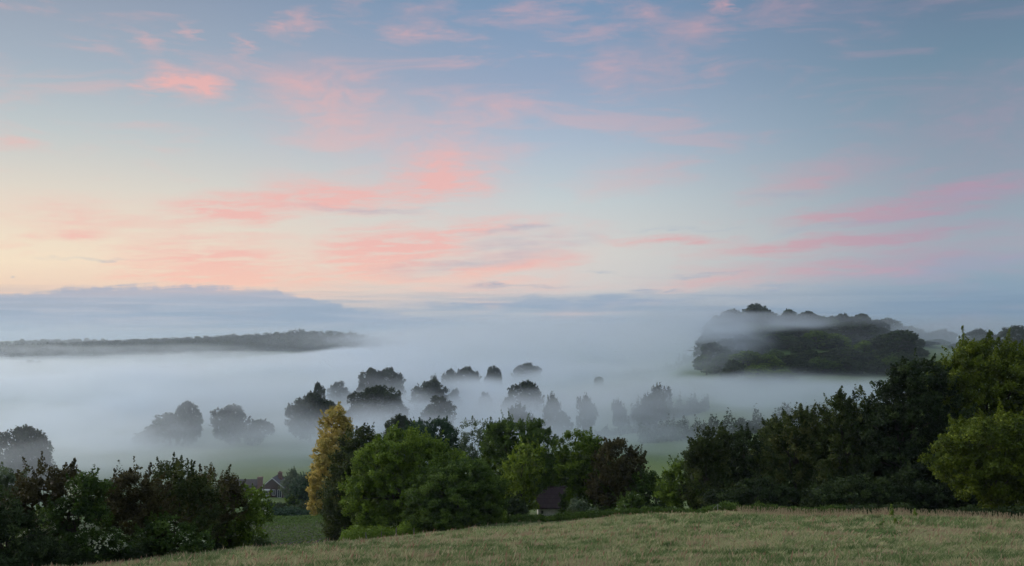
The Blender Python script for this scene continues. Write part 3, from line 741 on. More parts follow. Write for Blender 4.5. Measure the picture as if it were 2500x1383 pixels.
mb = MB(); mb.tube([(0, 0, -.1), (.02, 0, .78)], [.028, .022], 7); mb.build('stake', WHITE, root)
for s in (-1, 1):
    mb = MB(); mb.tube([(.02, 0, .74), (s*.40, .05, .42+.06*s)], [.014, .012], 6); mb.build('stay', WHITE, root)

# ================================================================== ploughed crop field
m_soil, g = mat_new('tilled_soil')
geo = g.n('ShaderNodeNewGeometry'); ps = geo.outputs['Position']
n1 = g.noise(ps, 2.5, 6, .7)[0]
pb = g.n('ShaderNodeBsdfPrincipled'); g.put(pb.inputs['Base Color'], g.mix(g.ss(n1, .3, .7), (.055,.042,.030,1), (.032,.026,.019,1))); pb.inputs['Roughness'].default_value = .95
o = g.n('ShaderNodeOutputMaterial'); g.t.links.new(pb.outputs[0], o.inputs[0])
u = np.linspace(0, 1, 200); v = np.linspace(0, 1, 150)
U, Vv = np.meshgrid(u, v)
DD = 124+(222-124)*Vv; PX = 560+(930-560)*U; PX = PX-(Vv*20)
X = (PX-CX)/FPX*DD; Y = DD
RC = at(905, 147)                             # centre of the curving drill lines
SP = 1.05
def rowphase(X, Y):
    q = np.maximum((Y-150)/20.0, -.6)
    return (CX+FPX*X/Y - 25*q - 115*q*np.abs(q))/23.0
Z = ground(X, Y)+.32+.09*np.cos(rowphase(X, Y)*2*math.pi)
nv, nu = X.shape
i, j = np.meshgrid(np.arange(nv-1), np.arange(nu-1), indexing='ij')
F = np.stack([i*nu+j, i*nu+j+1, (i+1)*nu+j+1, (i+1)*nu+j], -1).reshape(-1, 4)
cf = mesh_np('crop_field', np.stack([X.ravel(), Y.ravel(), Z.ravel()], 1), F, m_soil, smooth=True); tag(cf, kind='structure')
rg = np.random.default_rng(12)
n = 110000
dd = 124+98*rg.random(n); px = 556+(930-556)*rg.random(n)
x = (px-CX)/FPX*dd; y = dd
ph = rowphase(x, y); fr = np.abs(ph-np.round(ph))
fill = np.clip((dd-192)/26, 0.0, 1)
keep = (fr < .19) | (rg.random(n) < fill*.75)
keep &= rg.random(n) < (.7+.3*fill)
x, y, dd, fill = x[keep], y[keep], dd[keep], fill[keep]; n = len(x)
z = ground(x, y)+.42+.18*rg.random(n)
N = unit(n, rg)*.6+[0, 0, .8]; N /= np.linalg.norm(N, axis=1, keepdims=True)
V, F, T_ = leaves_mesh(np.stack([x, y, z], 1), N, (.20+.2*rg.random(n))*(.75+.35*fill), np.clip(.5+.2*rg.normal(size=n), 0, 1), rg, .8)
o = mesh_np('crop_seedlings', V, F, LM['green'], T_); tag(o, 'rows of young green crop on the ploughed field', 'crop', kind='stuff')

# ================================================================== the cottage
m_brick, g = mat_new('red_brick')
t = g.n('ShaderNodeTexCoord'); mp = g.n('ShaderNodeMapping'); g.put(mp.inputs[0], t.outputs['Object']); mp.inputs['Rotation'].default_value = (R(90), 0, 0)
br = g.n('ShaderNodeTexBrick'); g.put(br.inputs[0], mp.outputs[0]); br.inputs['Scale'].default_value = 4.0
br.inputs['Color1'].default_value = (.095,.052,.042,1); br.inputs['Color2'].default_value = (.070,.040,.036,1); br.inputs['Mortar'].default_value = (.10,.085,.075,1); br.inputs['Mortar Size'].default_value = .012
pb = g.n('ShaderNodeBsdfPrincipled'); g.put(pb.inputs['Base Color'], br.outputs[0]); pb.inputs['Roughness'].default_value = .9
o = g.n('ShaderNodeOutputMaterial'); g.t.links.new(pb.outputs[0], o.inputs[0])
CHIM = solid('orange_brick', (.18,.075,.05), (.12,.052,.04), 5, .9)
def tile_mat(name, a, b):
    m, g = mat_new(name); t = g.n('ShaderNodeTexCoord')
    br = g.n('ShaderNodeTexBrick'); mp = g.n('ShaderNodeMapping'); g.put(mp.inputs[0], t.outputs['Object']); mp.inputs['Rotation'].default_value = (R(55), 0, 0); g.put(br.inputs[0], mp.outputs[0]); br.inputs['Scale'].default_value = 3.2
    nz = g.noise(t.outputs['Object'], 1.3, 5, .6)[0]
    br.inputs['Color1'].default_value = (*a, 1); br.inputs['Color2'].default_value = (*b, 1); br.inputs['Mortar'].default_value = tuple(x*.5 for x in b)+(1,); br.inputs['Mortar Size'].default_value = .012
    pb = g.n('ShaderNodeBsdfPrincipled'); g.put(pb.inputs['Base Color'], g.mix(g.m('MULTIPLY', g.ss(nz, .5, .75), .45), br.outputs[0], (.06,.058,.045,1))); pb.inputs['Roughness'].default_value = .9; pb.inputs['Specular IOR Level'].default_value = .1
    bm_ = g.n('ShaderNodeBump'); bm_.inputs['Strength'].default_value = .5; g.put(bm_.inputs['Height'], br.outputs[1]); g.t.links.new(bm_.outputs[0], pb.inputs['Normal'])
    o = g.n('ShaderNodeOutputMaterial'); g.t.links.new(pb.outputs[0], o.inputs[0]); return m
SLATE = tile_mat('slate_tiles', (.085,.080,.095), (.060,.058,.070))
DARKTILE = tile_mat('dark_clay_tiles', (.042,.029,.030), (.030,.021,.023))
GLASS, g = mat_new('window_glass')
pb = g.n('ShaderNodeBsdfPrincipled'); pb.inputs['Base Color'].default_value = (.03,.04,.05,1); pb.inputs['Roughness'].default_value = .08
o = g.n('ShaderNodeOutputMaterial'); g.t.links.new(pb.outputs[0], o.inputs[0])
TRIM = solid('white_trim', (.72,.72,.72), (.6,.6,.6), 6, .5)
GREYW = solid('grey_render', (.40,.40,.42), (.30,.30,.32), 3, .8)

hx, hy = at(665, 283); hz_ = gz(hx, hy)-.4
house = empty('brick_cottage', (hx, hy, hz_)); tag(house, 'small red brick cottage with white trimmed gable and slate roof beyond the ploughed field', 'cottage')
W2, EV, AP = 2.75, 2.95, 5.35
mb = MB(); mb.prism([(-W2, -.4), (W2, -.4), (W2, EV), (0, AP-.12), (-W2, EV)], 'y', 0, 9.0); mb.build('wall', m_brick, house)
mb = MB()
for s in (-1, 1):
    mb.prism([(s*(W2+.35), EV-.33), (s*(W2+.35), EV-.18), (0, AP+.06), (0, AP-.10)] if s > 0 else [(s*(W2+.35), EV-.33), (0, AP-.10), (0, AP+.06), (s*(W2+.35), EV-.18)], 'y', -.30, 9.3)
rf = mb.build('roof', SLATE, house)
mb = MB()
for s in (-1, 1):
    a, b, c_, d_ = (s*(W2+.42), EV-.42), (s*(W2+.42), EV-.16), (0, AP+.09), (0, AP-.17)
    mb.prism([a, b, c_, d_] if s > 0 else [a, d_, c_, b], 'y', -.36, -.303)
mb.build('bargeboard', TRIM, house)
ch = MB(); ch.box(.55, 1.5, 4.2, 5.2, AP-1.0, AP+.75); ch.box(.48, 1.57, 4.13, 5.27, AP+.75, AP+.9); c1 = ch.build('chimney', CHIM, rf)
pt = MB(); pt.tube([(.85, 4.7, AP+.9), (.85, 4.7, AP+1.25)], [.14, .11], 8); pt.tube([(1.2, 4.7, AP+.9), (1.2, 4.7, AP+1.2)], [.14, .11], 8); pt.build('chimney_pot', CHIM, rf)
ch = MB(); ch.box(-4.1, -2.95, 1.0, 2.3, -.3, 5.0); ch.box(-4.2, -2.85, .9, 2.4, 5.0, 5.22); ch.box(-4.12, -2.93, .98, 2.32, 5.22, 5.4); ch.build('chimney', CHIM, house)
def window(px0, px1, z0, z1, mull, y0=-.003, parent=house, nm='window'):
    f = MB(); fw = .09
    f.box(px0, px1, y0-.08, y0, z1-fw, z1); f.box(px0, px1, y0-.08, y0, z0, z0+fw); f.box(px0, px0+fw, y0-.08, y0, z0+fw, z1-fw); f.box(px1-fw, px1, y0-.08, y0, z0+fw, z1-fw)
    for k in range(1, mull): xm = px0+(px1-px0)*k/mull; f.box(xm-.03, xm+.03, y0-.07, y0-.005, z0+fw, z1-fw)
    w = f.build(nm, TRIM, parent)
    gl = MB(); gl.box(px0+fw+.002, px1-fw-.002, y0-.035, y0-.02, z0+fw+.002, z1-fw-.002); gl.build('pane', GLASS, w)
window(-.1, .75, .85, 2.35, 2)
window(1.35, 2.35, .25, 2.35, 2, nm='glazed_door')
dk = MB(); dk.box(.85, 1.28, -.05, .0-.002, .1, 2.3); dk.build('door', solid('dark_door', (.05,.05,.07), (.04,.04,.05), 4, .6), house)
bay = MB(); bay.box(-2.6, -.75, -1.3, -.004, -.3, 1.0); by_ = bay.build('bay', GREYW, house)
bay = MB(); bay.box(-2.62, -.55, -1.35, -.004, 2.2, 2.48); bay.build('bay_roof', TRIM, house)
window(-2.55, -.8, 1.003, 2.197, 3, -1.2, house, 'bay_window')
# long low wing to the left
x2, y2 = at(592, 285); z2 = gz(x2, y2)
wing = empty('low_outbuilding', (x2, y2, z2)); tag(wing, 'long low outbuilding with dark roof left of the cottage chimney', 'outbuilding')
mb = MB(); mb.prism([(0, -.4), (4.6, -.4), (4.6, 2.0), (2.3, 3.25), (0, 2.0)], 'x', -5.2, 3.9); mb.build('wall', m_brick, wing)
mb = MB(); mb.prism([(-.3, 1.9), (2.3, 3.3), (4.9, 1.9), (4.9, 2.04), (2.3, 3.46), (-.3, 2.04)], 'x', -5.45, 4.0); mb.build('roof', DARKTILE, wing)

# ================================================================== the barn below the meadow
bx, by = at(1352, 150); bz = (HZ-1260)/FPX*150
barn = empty('tiled_barn', (bx, by, bz)); tag(barn, 'white walled barn with dark tiled roof among the trees behind the hedge', 'barn')
BW = solid('limewashed_wall', (.62,.60,.55), (.34,.33,.30), 1.6, .9)
mb = MB(); mb.prism([(0, -1.5), (5.2, -1.5), (5.2, 1.05), (2.6, 3.15), (0, 1.05)], 'x', -2.15, 4.2); mb.build('wall', BW, barn)
mb = MB(); mb.prism([(-.32, .95), (2.6, 3.42), (5.52, .95), (5.52, 1.1), (2.6, 3.6), (-.32, 1.1)], 'x', -2.3, 4.35); rf = mb.build('roof', DARKTILE, barn)
mb = MB(); mb.tube([(-2.3, 2.6, 3.61), (4.35, 2.6, 3.61)], [.09, .09], 8); mb.build('ridge', DARKTILE, rf)
mb = MB(); mb.box(-2.1, -1.75, 2.4, 2.8, 3.4, 4.0); mb.build('chimney', GREYW, rf)
for q in (-1.72, .9):
    mb = MB(); mb.box(q, q+.3, -.03, -.003, .3, .72); mb.build('window', solid('dark_opening', (.03,.03,.03)), barn)
T('ivy_bush', 'small green bush climbing over the right part of the barn roof', 'bush', 146, [(1378,1222,11,16),(1376,1240,13,14)], 'green', .16, 1.1, .35, .2, seed=41, aux=1)

# ================================================================== around the cottage
HB = 'garden and hedgerow bushes by the cottage'
T('garden_tree', 'light green garden tree at the right side of the cottage', 'tree', 276, [(714,1170,15,18),(710,1190,20,20),(726,1185,18,20),(716,1160,8,12)], 'sage', .32, .8, .8, .4, seed=61)
T('garden_tree', 'rounded dull green tree between the cottage and the golden tree', 'tree', 262, [(748,1190,30,26),(762,1175,22,20),(740,1210,36,24),(775,1205,20,22)], 'bluish', .32, .9, .8, .4, seed=62)
T('garden_bush', 'round dark bush just left of the cottage chimney', 'bush', 300, [(618,1186,12,9)], 'bluish', .3, .9, .6, .2, HB, seed=63)
T('garden_bush', 'pale green bush behind the outbuilding roof', 'bush', 305, [(578,1184,18,8),(595,1187,14,6)], 'sage', .3, .9, .6, .2, HB, seed=64)
T('garden_bush', 'low yellowish green bush on the lawn right of the cottage', 'bush', 262, [(722,1222,22,10),(742,1224,16,9)], 'bright', .3, .9, .6, .2, HB, seed=65)
T('garden_bush', 'small dark conifer-like bush against the foot of the brick chimney', 'bush', 279, [(636,1210,5,12)], 'dark', .25, 1., .5, .2, HB, seed=66)
strip_foliage('hedge', 'dark hedge below the cottage lawn', 'hedge', [(655,252),(700,248),(760,240),(830,232)], 'dark', 2.2, 1.7, .34, 12000, 71)
strip_foliage('hedge', 'lower bank of hedge between the lawn and the ploughed field', 'hedge', [(600,226),(680,224),(760,222),(850,222)], 'bluish', 2.6, 2.3, .34, 16000, 72)
strip_foliage('undergrowth', 'scrub at the right side of the ploughed field', 'undergrowth', [(835,128),(850,150),(850,180),(830,205)], 'bright', 3.0, 1.5, .26, 9000, 73, 'stuff')

# ================================================================== trees standing in the mist (copies of a few kinds)
PROTO = {}
def proto(kind, seed, lobes, leaf, clump, dens, shoots, mat, sl=.45):
    rg = np.random.default_rng(seed)
    c_ = crown('crown', lobes, LM[mat], leaf, dens, clump, shoots, rg, core=True, sl=sl)
    t_ = trunk_mesh('trunk', (0, 0, -.03), [l for l in lobes], .028, None, rg)
    PROTO.setdefault(kind, []).append((c_.data, t_.data))
    for o in (c_, t_): bpy.data.objects.remove(o)
# prototypes are 1 m tall and 1 m wide, scaled per tree
def rnd_lobes(seed, n, lo, hi, top=1.0, wid=.5, cone=0.0, r=(.18, .30), zcf=.32):
    rg = np.random.default_rng(seed); L = []
    for k in range(n):
        a = k*2.4+rg.random(); zz = lo+(hi-lo)*(((k*7)%n+.5)/n); rr_ = r[0]+(r[1]-r[0])*rg.random()
        zc = lo+zcf*(top-lo); zz = min(zz, top-rr_-.005); ax_ = (top-rr_-zc) if zz > zc else (zc-lo+.22)
        rad = max(0, (wid-rr_*.8))*math.sqrt(max(0.004, 1-min(1, abs((zz-zc)/ax_))**3.0))*(1-cone*(zz-lo)/(hi-lo))*(.8+.2*rg.random())
        L.append((math.cos(a)*rad, math.sin(a)*rad, zz, rr_, rr_, rr_*.95))
    L.append((0, 0, .46, .30, .30, .26)); L.append((0, 0, top-.27, .22, .22, .2)); L.append((.05, .02, top-.15, .14, .13, .14)); return L
for s in range(4): proto('oak', 100+s, rnd_lobes(100+s, 24, .15, .86, r=(.14, .24), zcf=.56), .040, .085, 1.0, .3, 'far')
for s in range(2): proto('poplar', 110+s, rnd_lobes(110+s, 17, .20, .86, r=(.12, .20), zcf=.62), .036, .07, .8, .75, 'far', .9)
for s in range(3): proto('bush', 120+s, rnd_lobes(120+s, 11, .15, .75, r=(.18, .32)), .050, .11, 1.0, .3, 'far')
for s in range(4): proto('knoll', 130+s, rnd_lobes(130+s, 17, .12, .84, r=(.14, .26)), .040, .08, 1.1, .25, 'dark')
for s in range(2): proto('knollmid', 150+s, rnd_lobes(150+s, 17, .12, .84, r=(.14, .26)), .040, .08, 1.1, .25, 'green')
for s in range(2): proto('knollgreen', 140+s, rnd_lobes(140+s, 17, .12, .84, r=(.14, .26)), .040, .08, 1.1, .25, 'bright')
def place(kind, px, top, hw, dist, label, group=None, name=None, k=None, cat='tree', rz=None, bury=.0):
    x, y = at(px, dist); zg = gz(x, y); zt = (HZ-top)/FPX*dist
    h = max(3.0, zt-zg); w = 2*hw/FPX*dist
    md = PROTO[kind][(int(px*7+dist) % len(PROTO[kind])) if k is None else k]
    root = empty(name or ('broadleaf_tree' if kind != 'poplar' else 'poplar_tree'), (x, y, zg), (px*1.7) % 6.28 if rz is None else rz)
    root.scale = (w, w, h)
    tag(root, label, cat, group)
    for nm, m_ in (('crown', md[0]), ('trunk', md[1])):
        o = bpy.data.objects.new(nm, m_); COL.objects.link(o); o.parent = root
    return root
MG = 'trees standing in the valley mist'
for a in [
 ('oak', 52, 1046, 68, 250, 'hazy dark round tree above the hedge at the left edge', MG),
 ('oak', 460, 984, 32, 430, 'faint tall rounded tree left in the mist', MG),
 ('bush', 415, 1012, 55, 432, 'faint sloping clump leaning away left of the tall misty tree', MG),
 ('bush', 375, 1040, 45, 434, 'ghostly lowest bush at the left end of the misty clump', MG),
 ('oak', 562, 991, 42, 440, 'dark topped tree alone in the mist between the left clump and the two big oaks', MG),
 ('bush', 630, 1024, 34, 438, 'low rounded shrubby tree joined to the right of the lone dark topped tree', MG),
 ('oak', 757, 964, 54, 450, 'big dark oak in the mist just left of the golden treetop', MG),
 ('oak', 800, 982, 34, 456, 'smaller tree joined to the right of the big dark oak', MG),
 ('oak', 925, 946, 68, 480, 'broadest dark oak in the mist right of the golden treetop', MG),
 ('bush', 868, 992, 30, 478, 'low tree joining the two big oaks', MG),
 ('oak', 905, 902, 34, 640, 'left half of the dark pair of treetops above the broadest oak', MG),
 ('oak', 948, 902, 36, 640, 'right half of the dark pair of treetops above the broadest oak', MG),
 ('oak', 778, 937, 15, 560, 'small open-branched tree poking up above the big dark oak', MG),
 ('bush', 828, 934, 28, 640, 'pale rounded clump behind the small open-branched tree', MG),
 ('oak', 1050, 932, 44, 560, 'grey tree with spiky top left of the middle of the mist', MG),
 ('poplar', 1062, 922, 12, 562, 'narrow spike on top of the grey spiky clump', MG),
 ('bush', 1070, 970, 42, 470, 'very faint broad tree in front of the grey spiky clump', MG),
 ('oak', 1098, 904, 20, 720, 'smaller of the two joined treetops far off in the middle', MG),
 ('oak', 1140, 899, 30, 720, 'larger flat topped of the two joined treetops far off in the middle', MG),
 ('oak', 1204, 897, 22, 740, 'hazy small treetop right of the two joined ones', MG),
 ('bush', 1058, 917, 13, 700, 'tiny faint treetop left of the two joined ones', MG),
 ('oak', 1288, 889, 34, 860, 'barely visible pale tree farthest off in the middle', MG),
 ('bush', 1112, 950, 18, 600, 'ghostly round bush right of the grey spiky clump', MG),
 ('bush', 1184, 960, 18, 560, 'small pale bush alone between spiky clump and domed oak', MG),
 ('oak', 1282, 934, 42, 520, 'domed dark oak in the middle of the mist', MG),
 ('bush', 1238, 972, 15, 515, 'little bush at the left foot of the domed oak', MG),
 ('poplar', 1270, 990, 32, 430, 'faint wispy tree in front of the domed oak', MG),
 ('poplar', 1346, 966, 21, 436, 'first narrow upright tree right of the domed oak', MG),
 ('poplar', 1432, 969, 27, 440, 'second narrow upright tree with an even oval crown', MG),
 ('poplar', 1510, 979, 19, 444, 'third and smallest narrow upright tree', MG),
 ('poplar', 1604, 944, 37, 448, 'fourth and widest upright tree of the row', MG),
 ('bush', 1372, 1005, 24, 430, 'faint shrub leaning right of the first narrow tree', MG),
 ('bush', 1570, 990, 24, 446, 'faint shrub at the left foot of the widest upright tree', MG),
 ('oak', 1462, 921, 12, 745, 'tiny lone field tree on the slope below the dark streak', MG),
 ('bush', 72, 879, 10, 1560, 'left one of three little trees in the pale field far left', MG),
 ('bush', 50, 883, 7, 1560, 'smallest of the little trees in the pale field far left', MG),
 ('bush', 95, 881, 7, 1560, 'right one of the little trees in the pale field far left', MG),
 ('bush', 465, 893, 14, 1300, 'ghostly treetop in the bright mist below the long ridge', MG),
 ('bush', 400, 894, 14, 1300, 'second fainter treetop in the bright mist below the long ridge', MG),
 ('oak', 975, 1017, 45, 330, 'hazy broad tree behind the dark domed and sallow trees', MG),
]: place(*a)
# hedge lines in the mist
HG = 'hedges half lost in the mist'
strip_foliage('hedge', 'uneven field hedge in the mist below the wooded hill', 'hedge', [(1500,470),(1560,475),(1640,480),(1730,490)], 'far', 3, 7, .9, 6000, 81, group=HG, hvar=.6)
strip_foliage('hedge', 'broad hedge at the near edge of the mist behind the right-hand gap', 'hedge', [(1560,400),(1700,402),(1900,405),(2100,410)], 'far', 4, 6, .9, 9000, 82, group=HG, hvar=.5)
strip_foliage('hedge', 'far thin field boundary running up the slope in the mist', 'hedge', [(1330,900),(1450,860),(1600,800),(1720,740)], 'far', 4, 6, 1.1, 5000, 83, group=HG, hvar=.5)
strip_foliage('hedge', 'faint hedge line at the feet of the upright misty trees', 'hedge', [(1290,436),(1400,434),(1520,436),(1680,440)], 'far', 3, 3.5, .8, 4500, 84, group=HG, hvar=.6)

# ------------------------------------------------------------------ the wooded hill on the right
KG = 'trees of the wooded hill in the mist'
kn = [
 ('knoll', 1845, 745, 48, 690, 'highest dark treetop of the wooded hill, above the mist band'),
 ('knoll', 1790, 758, 46, 688, 'low rounded treetops left of the hill\'s highest crown'),
 ('knoll', 1752, 772, 36, 680, 'leftmost treetop sloping down on the hill\'s skyline'),
 ('knoll', 1928, 757, 32, 700, 'small round crown just right of the hill\'s highest treetop'),
 ('knoll', 1975, 762, 34, 700, 'flat crown in the middle of the hill\'s skyline'),
 ('knoll', 2055, 767, 26, 695, 'little peaked crown right of the flat one on the skyline'),
 ('knoll', 2105, 768, 34, 690, 'last rounded crown of the skyline before it drops right'),
 ('knoll', 2080, 786, 70, 660, 'wide dark crown below the right end of the skyline'),
 ('knollgreen', 1995, 808, 36, 630, 'fresh green crown in the centre of the wooded hill'),
 ('knollgreen', 2042, 815, 36, 632, 'second green crown touching the fresh green one'),
 ('knoll', 2195, 808, 56, 610, 'big round dark tree at the right end of the wooded hill'),
 ('knollgreen', 2110, 832, 24, 615, 'small green crown left of the big round dark tree'),
 ('knoll', 1742, 838, 44, 600, 'dark tree at the left foot of the wooded hill'),
 ('knollgreen', 1825, 858, 50, 585, 'green spreading tree low at the front left of the hill'),
 ('knollgreen', 1880, 866, 34, 585, 'green tree low at the front middle of the hill'),
 ('knoll', 1955, 862, 38, 590, 'dull dark tree between the front green ones'),
 ('knollgreen', 1850, 893, 45, 560, 'pale misty bush lowest in front of the wooded hill'),
 ('knollgreen', 1910, 903, 36, 556, 'second pale misty bush lowest in front of the hill'),
 ('knoll', 2245, 850, 22, 606, 'small dark tree tucked against the right of the big round one'),
]
for a in kn: place(*a[:5], a[5], KG)
rg = np.random.default_rng(99)
mass = [(q,872+((q*5)%17),34,566+(q%3)*6) for q in range(1960,2270,36)]+[(1790,880,30,566),(2262,846,30,640),(2290,852,26,660)]+[(1812,766,34,700),(1882,768,30,706),(1905,772,34,700),(1955,768,26,705),(2008,774,32,700),(2032,773,28,704),(2078,775,30,700),(2140,782,32,694),(1772,775,30,690)]+[(q,812+((q*7)%23),30,618+(q%5)*7) for q in range(1770,2240,38)]+[(q,848+((q*11)%19),28,588+(q%5)*5) for q in range(1760,2240,44)]+[(1770,800,45,665),(1830,790,50,672),(1890,792,46,676),(1950,796,50,676),(2010,800,42,668),(1770,830,40,640),(1850,820,48,650),(1910,822,46,650),(1725,866,30,596),
 (1790,862,40,605),(1960,835,42,640),(2060,850,44,606),(2120,868,44,596),(2000,872,40,592),(2170,862,42,594),(2215,872,36,594),(2075,882,38,584),(2140,895,34,580),(2010,905,34,572),(2200,890,30,585),(1730,805,30,640),(1990,780,36,690),(2030,778,34,692),(2140,800,38,668)]
for (px, top, hw, dd_) in mass:
    if (px*3+top) % 7 < 2: place('knollmid', px, top, hw, dd_, 'fresher green tree among the dark mass of the wooded hill', 'fresh green trees of the wooded hill')
    else: place('knoll', px, top, hw, dd_, 'dark broadleaf tree in the mass of the wooded hill', KG)
FG = 'grey trees behind the wooded hill'
for a in [('far' and 'oak', 2170, 780, 40, 800, 'grey treetop rising behind the right shoulder of the wooded hill'),
 ('oak', 2225, 800, 44, 790, 'grey tree sloping down behind the hill'), ('oak', 2300, 806, 34, 780, 'rounded grey tree right of the hill in the haze'),
 ('bush', 2270, 830, 36, 770, 'low grey bush between the hill and the rounded grey tree'), ('oak', 2395, 806, 40, 640, 'grey hazy oak above the olive canopy'),
 ('oak', 2485, 798, 46, 620, 'large grey tree at the right edge above the olive canopy'), ('bush', 2352, 838, 34, 700, 'low dim shrub between the two grey hazy trees'),
 ('bush', 2330, 858, 14, 640, 'single small dark shrub beside the pale field strip'), ('oak', 2600, 800, 60, 620, 'grey tree just past the right edge')]:
    place(*a, FG)
for (px, top, hw, dd_) in ((2250,822,34,760),(2300,834,34,730),(2330,840,30,715),(2200,812,34,780),(2385,842,32,690)):
    place('oak', px, top, hw, dd_, 'grey hazy tree in the low line behind the wooded hill', FG)

# ------------------------------------------------------------------ far woods on the ridge: read as one mass each
def far_wood(label, pts, depth, n, hgt, leaf, seed, mat='far'):
    rg = np.random.default_rng(seed)
    px = np.array([p[0] for p in pts], float); di = np.array([p[1] for p in pts], float)
    t = px[0]+(px[-1]-px[0])*rg.random(n); dd = np.interp(t, px, di)+depth*rg.random(n)
    x = (t-CX)/FPX*dd; y = dd; h = hgt*(.55+.8*rg.random(n)**1.5); r = h*(.35+.25*rg.random(n)); z = ground(x, y)
    hm = np.interp(t, px, [p[2] if len(p) > 2 else 1.0 for p in pts]); h = h*hm
    k = 84; idx = np.repeat(np.arange(n), k); off = unit(len(idx), rg); off[:, 2] = np.abs(off[:, 2])*1.0
    C = np.stack([x, y, z+h*.45], 1)[idx]+off*np.stack([r, r, h*.55], 1)[idx]*(.7+.35*rg.random((len(idx), 1)))
    N = off*.6+unit(len(idx), rg)*.6; N /= np.linalg.norm(N, axis=1, keepdims=True)
    V, F, T_ = leaves_mesh(C, N, leaf*(.6+.8*rg.random(len(idx))), np.clip(.45+.2*rg.normal(size=n)[idx]+.1*rg.normal(size=len(idx)), 0, 1), rg, .9)
    o = mesh_np('woods', V, F, LM[mat], T_); tag(o, label, 'woods', kind='stuff')
far_wood('long dark wood along the far ridge on the left', [(-500,2250,.8),(0,2250,.8),(300,2200,.9),(500,2150,1.0),(690,2120,1.1),(720,2120,1.5),(880,2120,1.5),(930,2150,1.0),(1080,2250,.5)], 170, 1700, 13, 2.3, 201)
far_wood('dark wood covering the near slope of the far ridge', [(60,1990,.8),(300,1960,.9),(500,1900,1.0),(700,1880,1.0),(860,1890,1.0),(1000,1960,.8)], 240, 2600, 14, 2.4, 204)
far_wood('lower misty wood in front of the far ridge at the left edge', [(-500,1740),(0,1740),(300,1760),(560,1800)], 130, 800, 20, 2.6, 202)
far_wood('thin line of far trees at the horizon on the extreme left', [(-600,3000),(0,3000),(260,3000)], 150, 260, 16, 4, 203)

# ================================================================== air: even haze and the mist lying in the valley
def box_obj(name, x0, x1, y0, y1, z0, z1, mat):
    mb = MB(); mb.box(x0, x1, y0, y1, z0, z1)
    return mb.build(name, mat)
def vol_only(name):
    m, g = mat_new(name)
    pv = g.n('ShaderNodeVolumePrincipled'); o = g.n('ShaderNodeOutputMaterial'); g.t.links.new(pv.outputs[0], o.inputs['Volume'])
    return m, g, pv
mh, g, pv = vol_only('haze_air')
pv.inputs['Color'].default_value = (.74,.87,1,1); pv.inputs['Density'].default_value = .00006; pv.inputs['Anisotropy'].default_value = .2
hz_o = box_obj('haze', -9700, 9700, -9700, 9700, -47, 32, mh); tag(hz_o, 'thin even haze over the whole valley', 'haze', kind='stuff')

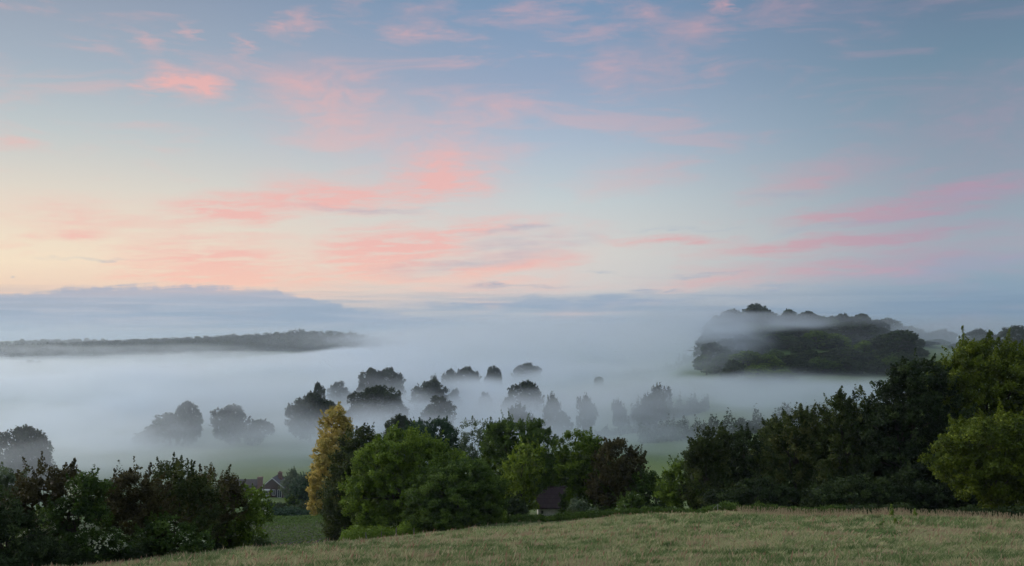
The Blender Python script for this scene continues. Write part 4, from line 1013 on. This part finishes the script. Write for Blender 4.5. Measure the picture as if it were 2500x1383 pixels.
def mist_material(name, step):
    m, g, pv = vol_only(name)
    m.cycles.volume_step_rate = step
    pv.inputs['Color'].default_value = (.775,.855,.925,1); pv.inputs['Anisotropy'].default_value = .62
    geo = g.n('ShaderNodeNewGeometry'); p = geo.outputs['Position']
    ps = g.xyz(p)
    big = g.noise(g.vm('MULTIPLY', p, (1, .6, 2.5)), .0065, 2, .55)[0]
    sml = g.noise(g.vm('MULTIPLY', p, (1, .7, 3.5)), .022, 2, .6)[0]
    wob = g.m('ADD', g.m('MULTIPLY', g.m('SUBTRACT', big, .5), 1.0), g.m('MULTIPLY', g.m('SUBTRACT', sml, .5), .8))
    # floor layer: its top climbs with distance and to the right, sinks on the far left
    topz = g.m('ADD', g.m('MULTIPLY', g.ss(ps[0], 30, 190), 6.0), -35.0)
    topz = g.m('ADD', topz, g.m('MULTIPLY', g.ss(ps[1], 450, 660), 8.0))
    topz = g.m('ADD', topz, g.m('MULTIPLY', g.m('MULTIPLY', g.ss(ps[1], 800, 1600), g.ss(ps[0], -480, -120)), 8.0))
    topz = g.m('SUBTRACT', topz, g.m('MULTIPLY', g.m('MULTIPLY', g.ss(ps[0], -200, -380), g.ss(ps[1], 600, 950)), 15.0))
    topz = g.m('ADD', topz, g.m('MULTIPLY', wob, 14.0))
    fl = g.m('SUBTRACT', topz, ps[2])
    fl = g.ss(fl, -9.0, 9.0)
    fl = g.m('MULTIPLY', fl, g.ss(g.m('ADD', ps[1], g.m('MULTIPLY', wob, 120)), 255, 400))
    leftfar = g.m('MULTIPLY', g.ss(ps[1], 1180, 1400), g.ss(ps[0], -330, -560))
    fl = g.m('MULTIPLY', fl, g.m('SUBTRACT', 1.0, g.m('MULTIPLY', leftfar, .88)))
    fl = g.m('MULTIPLY', fl, g.ss(big, .40, .60, .004, .036))
    tot = g.m('ADD', fl, g.m('MULTIPLY', g.ss(ps[1], 1300, 1800), .00020))
    low = g.m('MULTIPLY', g.m('MULTIPLY', g.ss(ps[2], -27, -40), g.ss(g.m('ADD', ps[1], g.m('MULTIPLY', wob, 50)), 285, 390)), .010)
    tot = g.m('ADD', tot, low)
    tot = g.m('ADD', tot, g.m('MULTIPLY', g.m('MULTIPLY', g.ss(ps[1], 460, 580), g.ss(ps[1], 860, 760)), .0004))
    pw = g.vm('ADD', p, g.vm('MULTIPLY', g.vec(wob, wob, wob), (40, 60, 14)))
    for (px, dist, z, rx, ry, rz, st) in MIST:
        x, y = at(px, dist)
        b = g.blob(pw, (x, y, z), (rx, ry, rz)); b = g.m('MULTIPLY', g.ss(b, 0.0, .55), st)
        tot = g.m('ADD', tot, b)
    tot = g.m('MULTIPLY', tot, g.ss(sml, .28, .68, .2, 1.7))
    g.put(pv.inputs['Density'], tot)
    return m
MIST = [
 (1380,1500,-6, 330,800,34,.0035),     # the high bank in the middle, up to above the eye
 (1320,2300,-10, 640,900,28,.002),
 (1672,635,-4, 56,95,30,.013),       # against the left flank of the hill
 (1800,560,6.5, 52,50,7,.017),
 (1930,570,8.0, 62,50,5.5,.014),
 (1760,595,-2, 36,45,8,.006),       # veil across the hill
 (1990,460,-24, 165,75,8.5,.017),
 (1730,545,-25, 60,55,8,.012),
 (200,1690,-23, 420,160,14,.0026),        # at the hill's foot
 (1500,395,-31, 120,60,14,.011),
 (420,405,-32, 70,40,13,.010),
 (560,1450,-28, 230,180,9,.004),
 (2325,640,-12, 60,70,14,.012),
 (50,228,-28, 60,22,16,.008),
 (2350,690,-4, 140,110,22,.0075),       # behind the hill on the right
]
XMN, XMX = -900, 520
mnear = box_obj('valley_mist', -520, 480, 205, 900, -46, 24, mist_material('mist_near', .17)); tag(mnear, 'mist lying in the near valley between the trees', 'mist', kind='stuff')
mfar = box_obj('far_valley_mist', -1900, 1500, 900.01, 3400, -46, 34, mist_material('mist_far', .22)); tag(mfar, 'deep bank of mist filling the far valley', 'mist', kind='stuff')
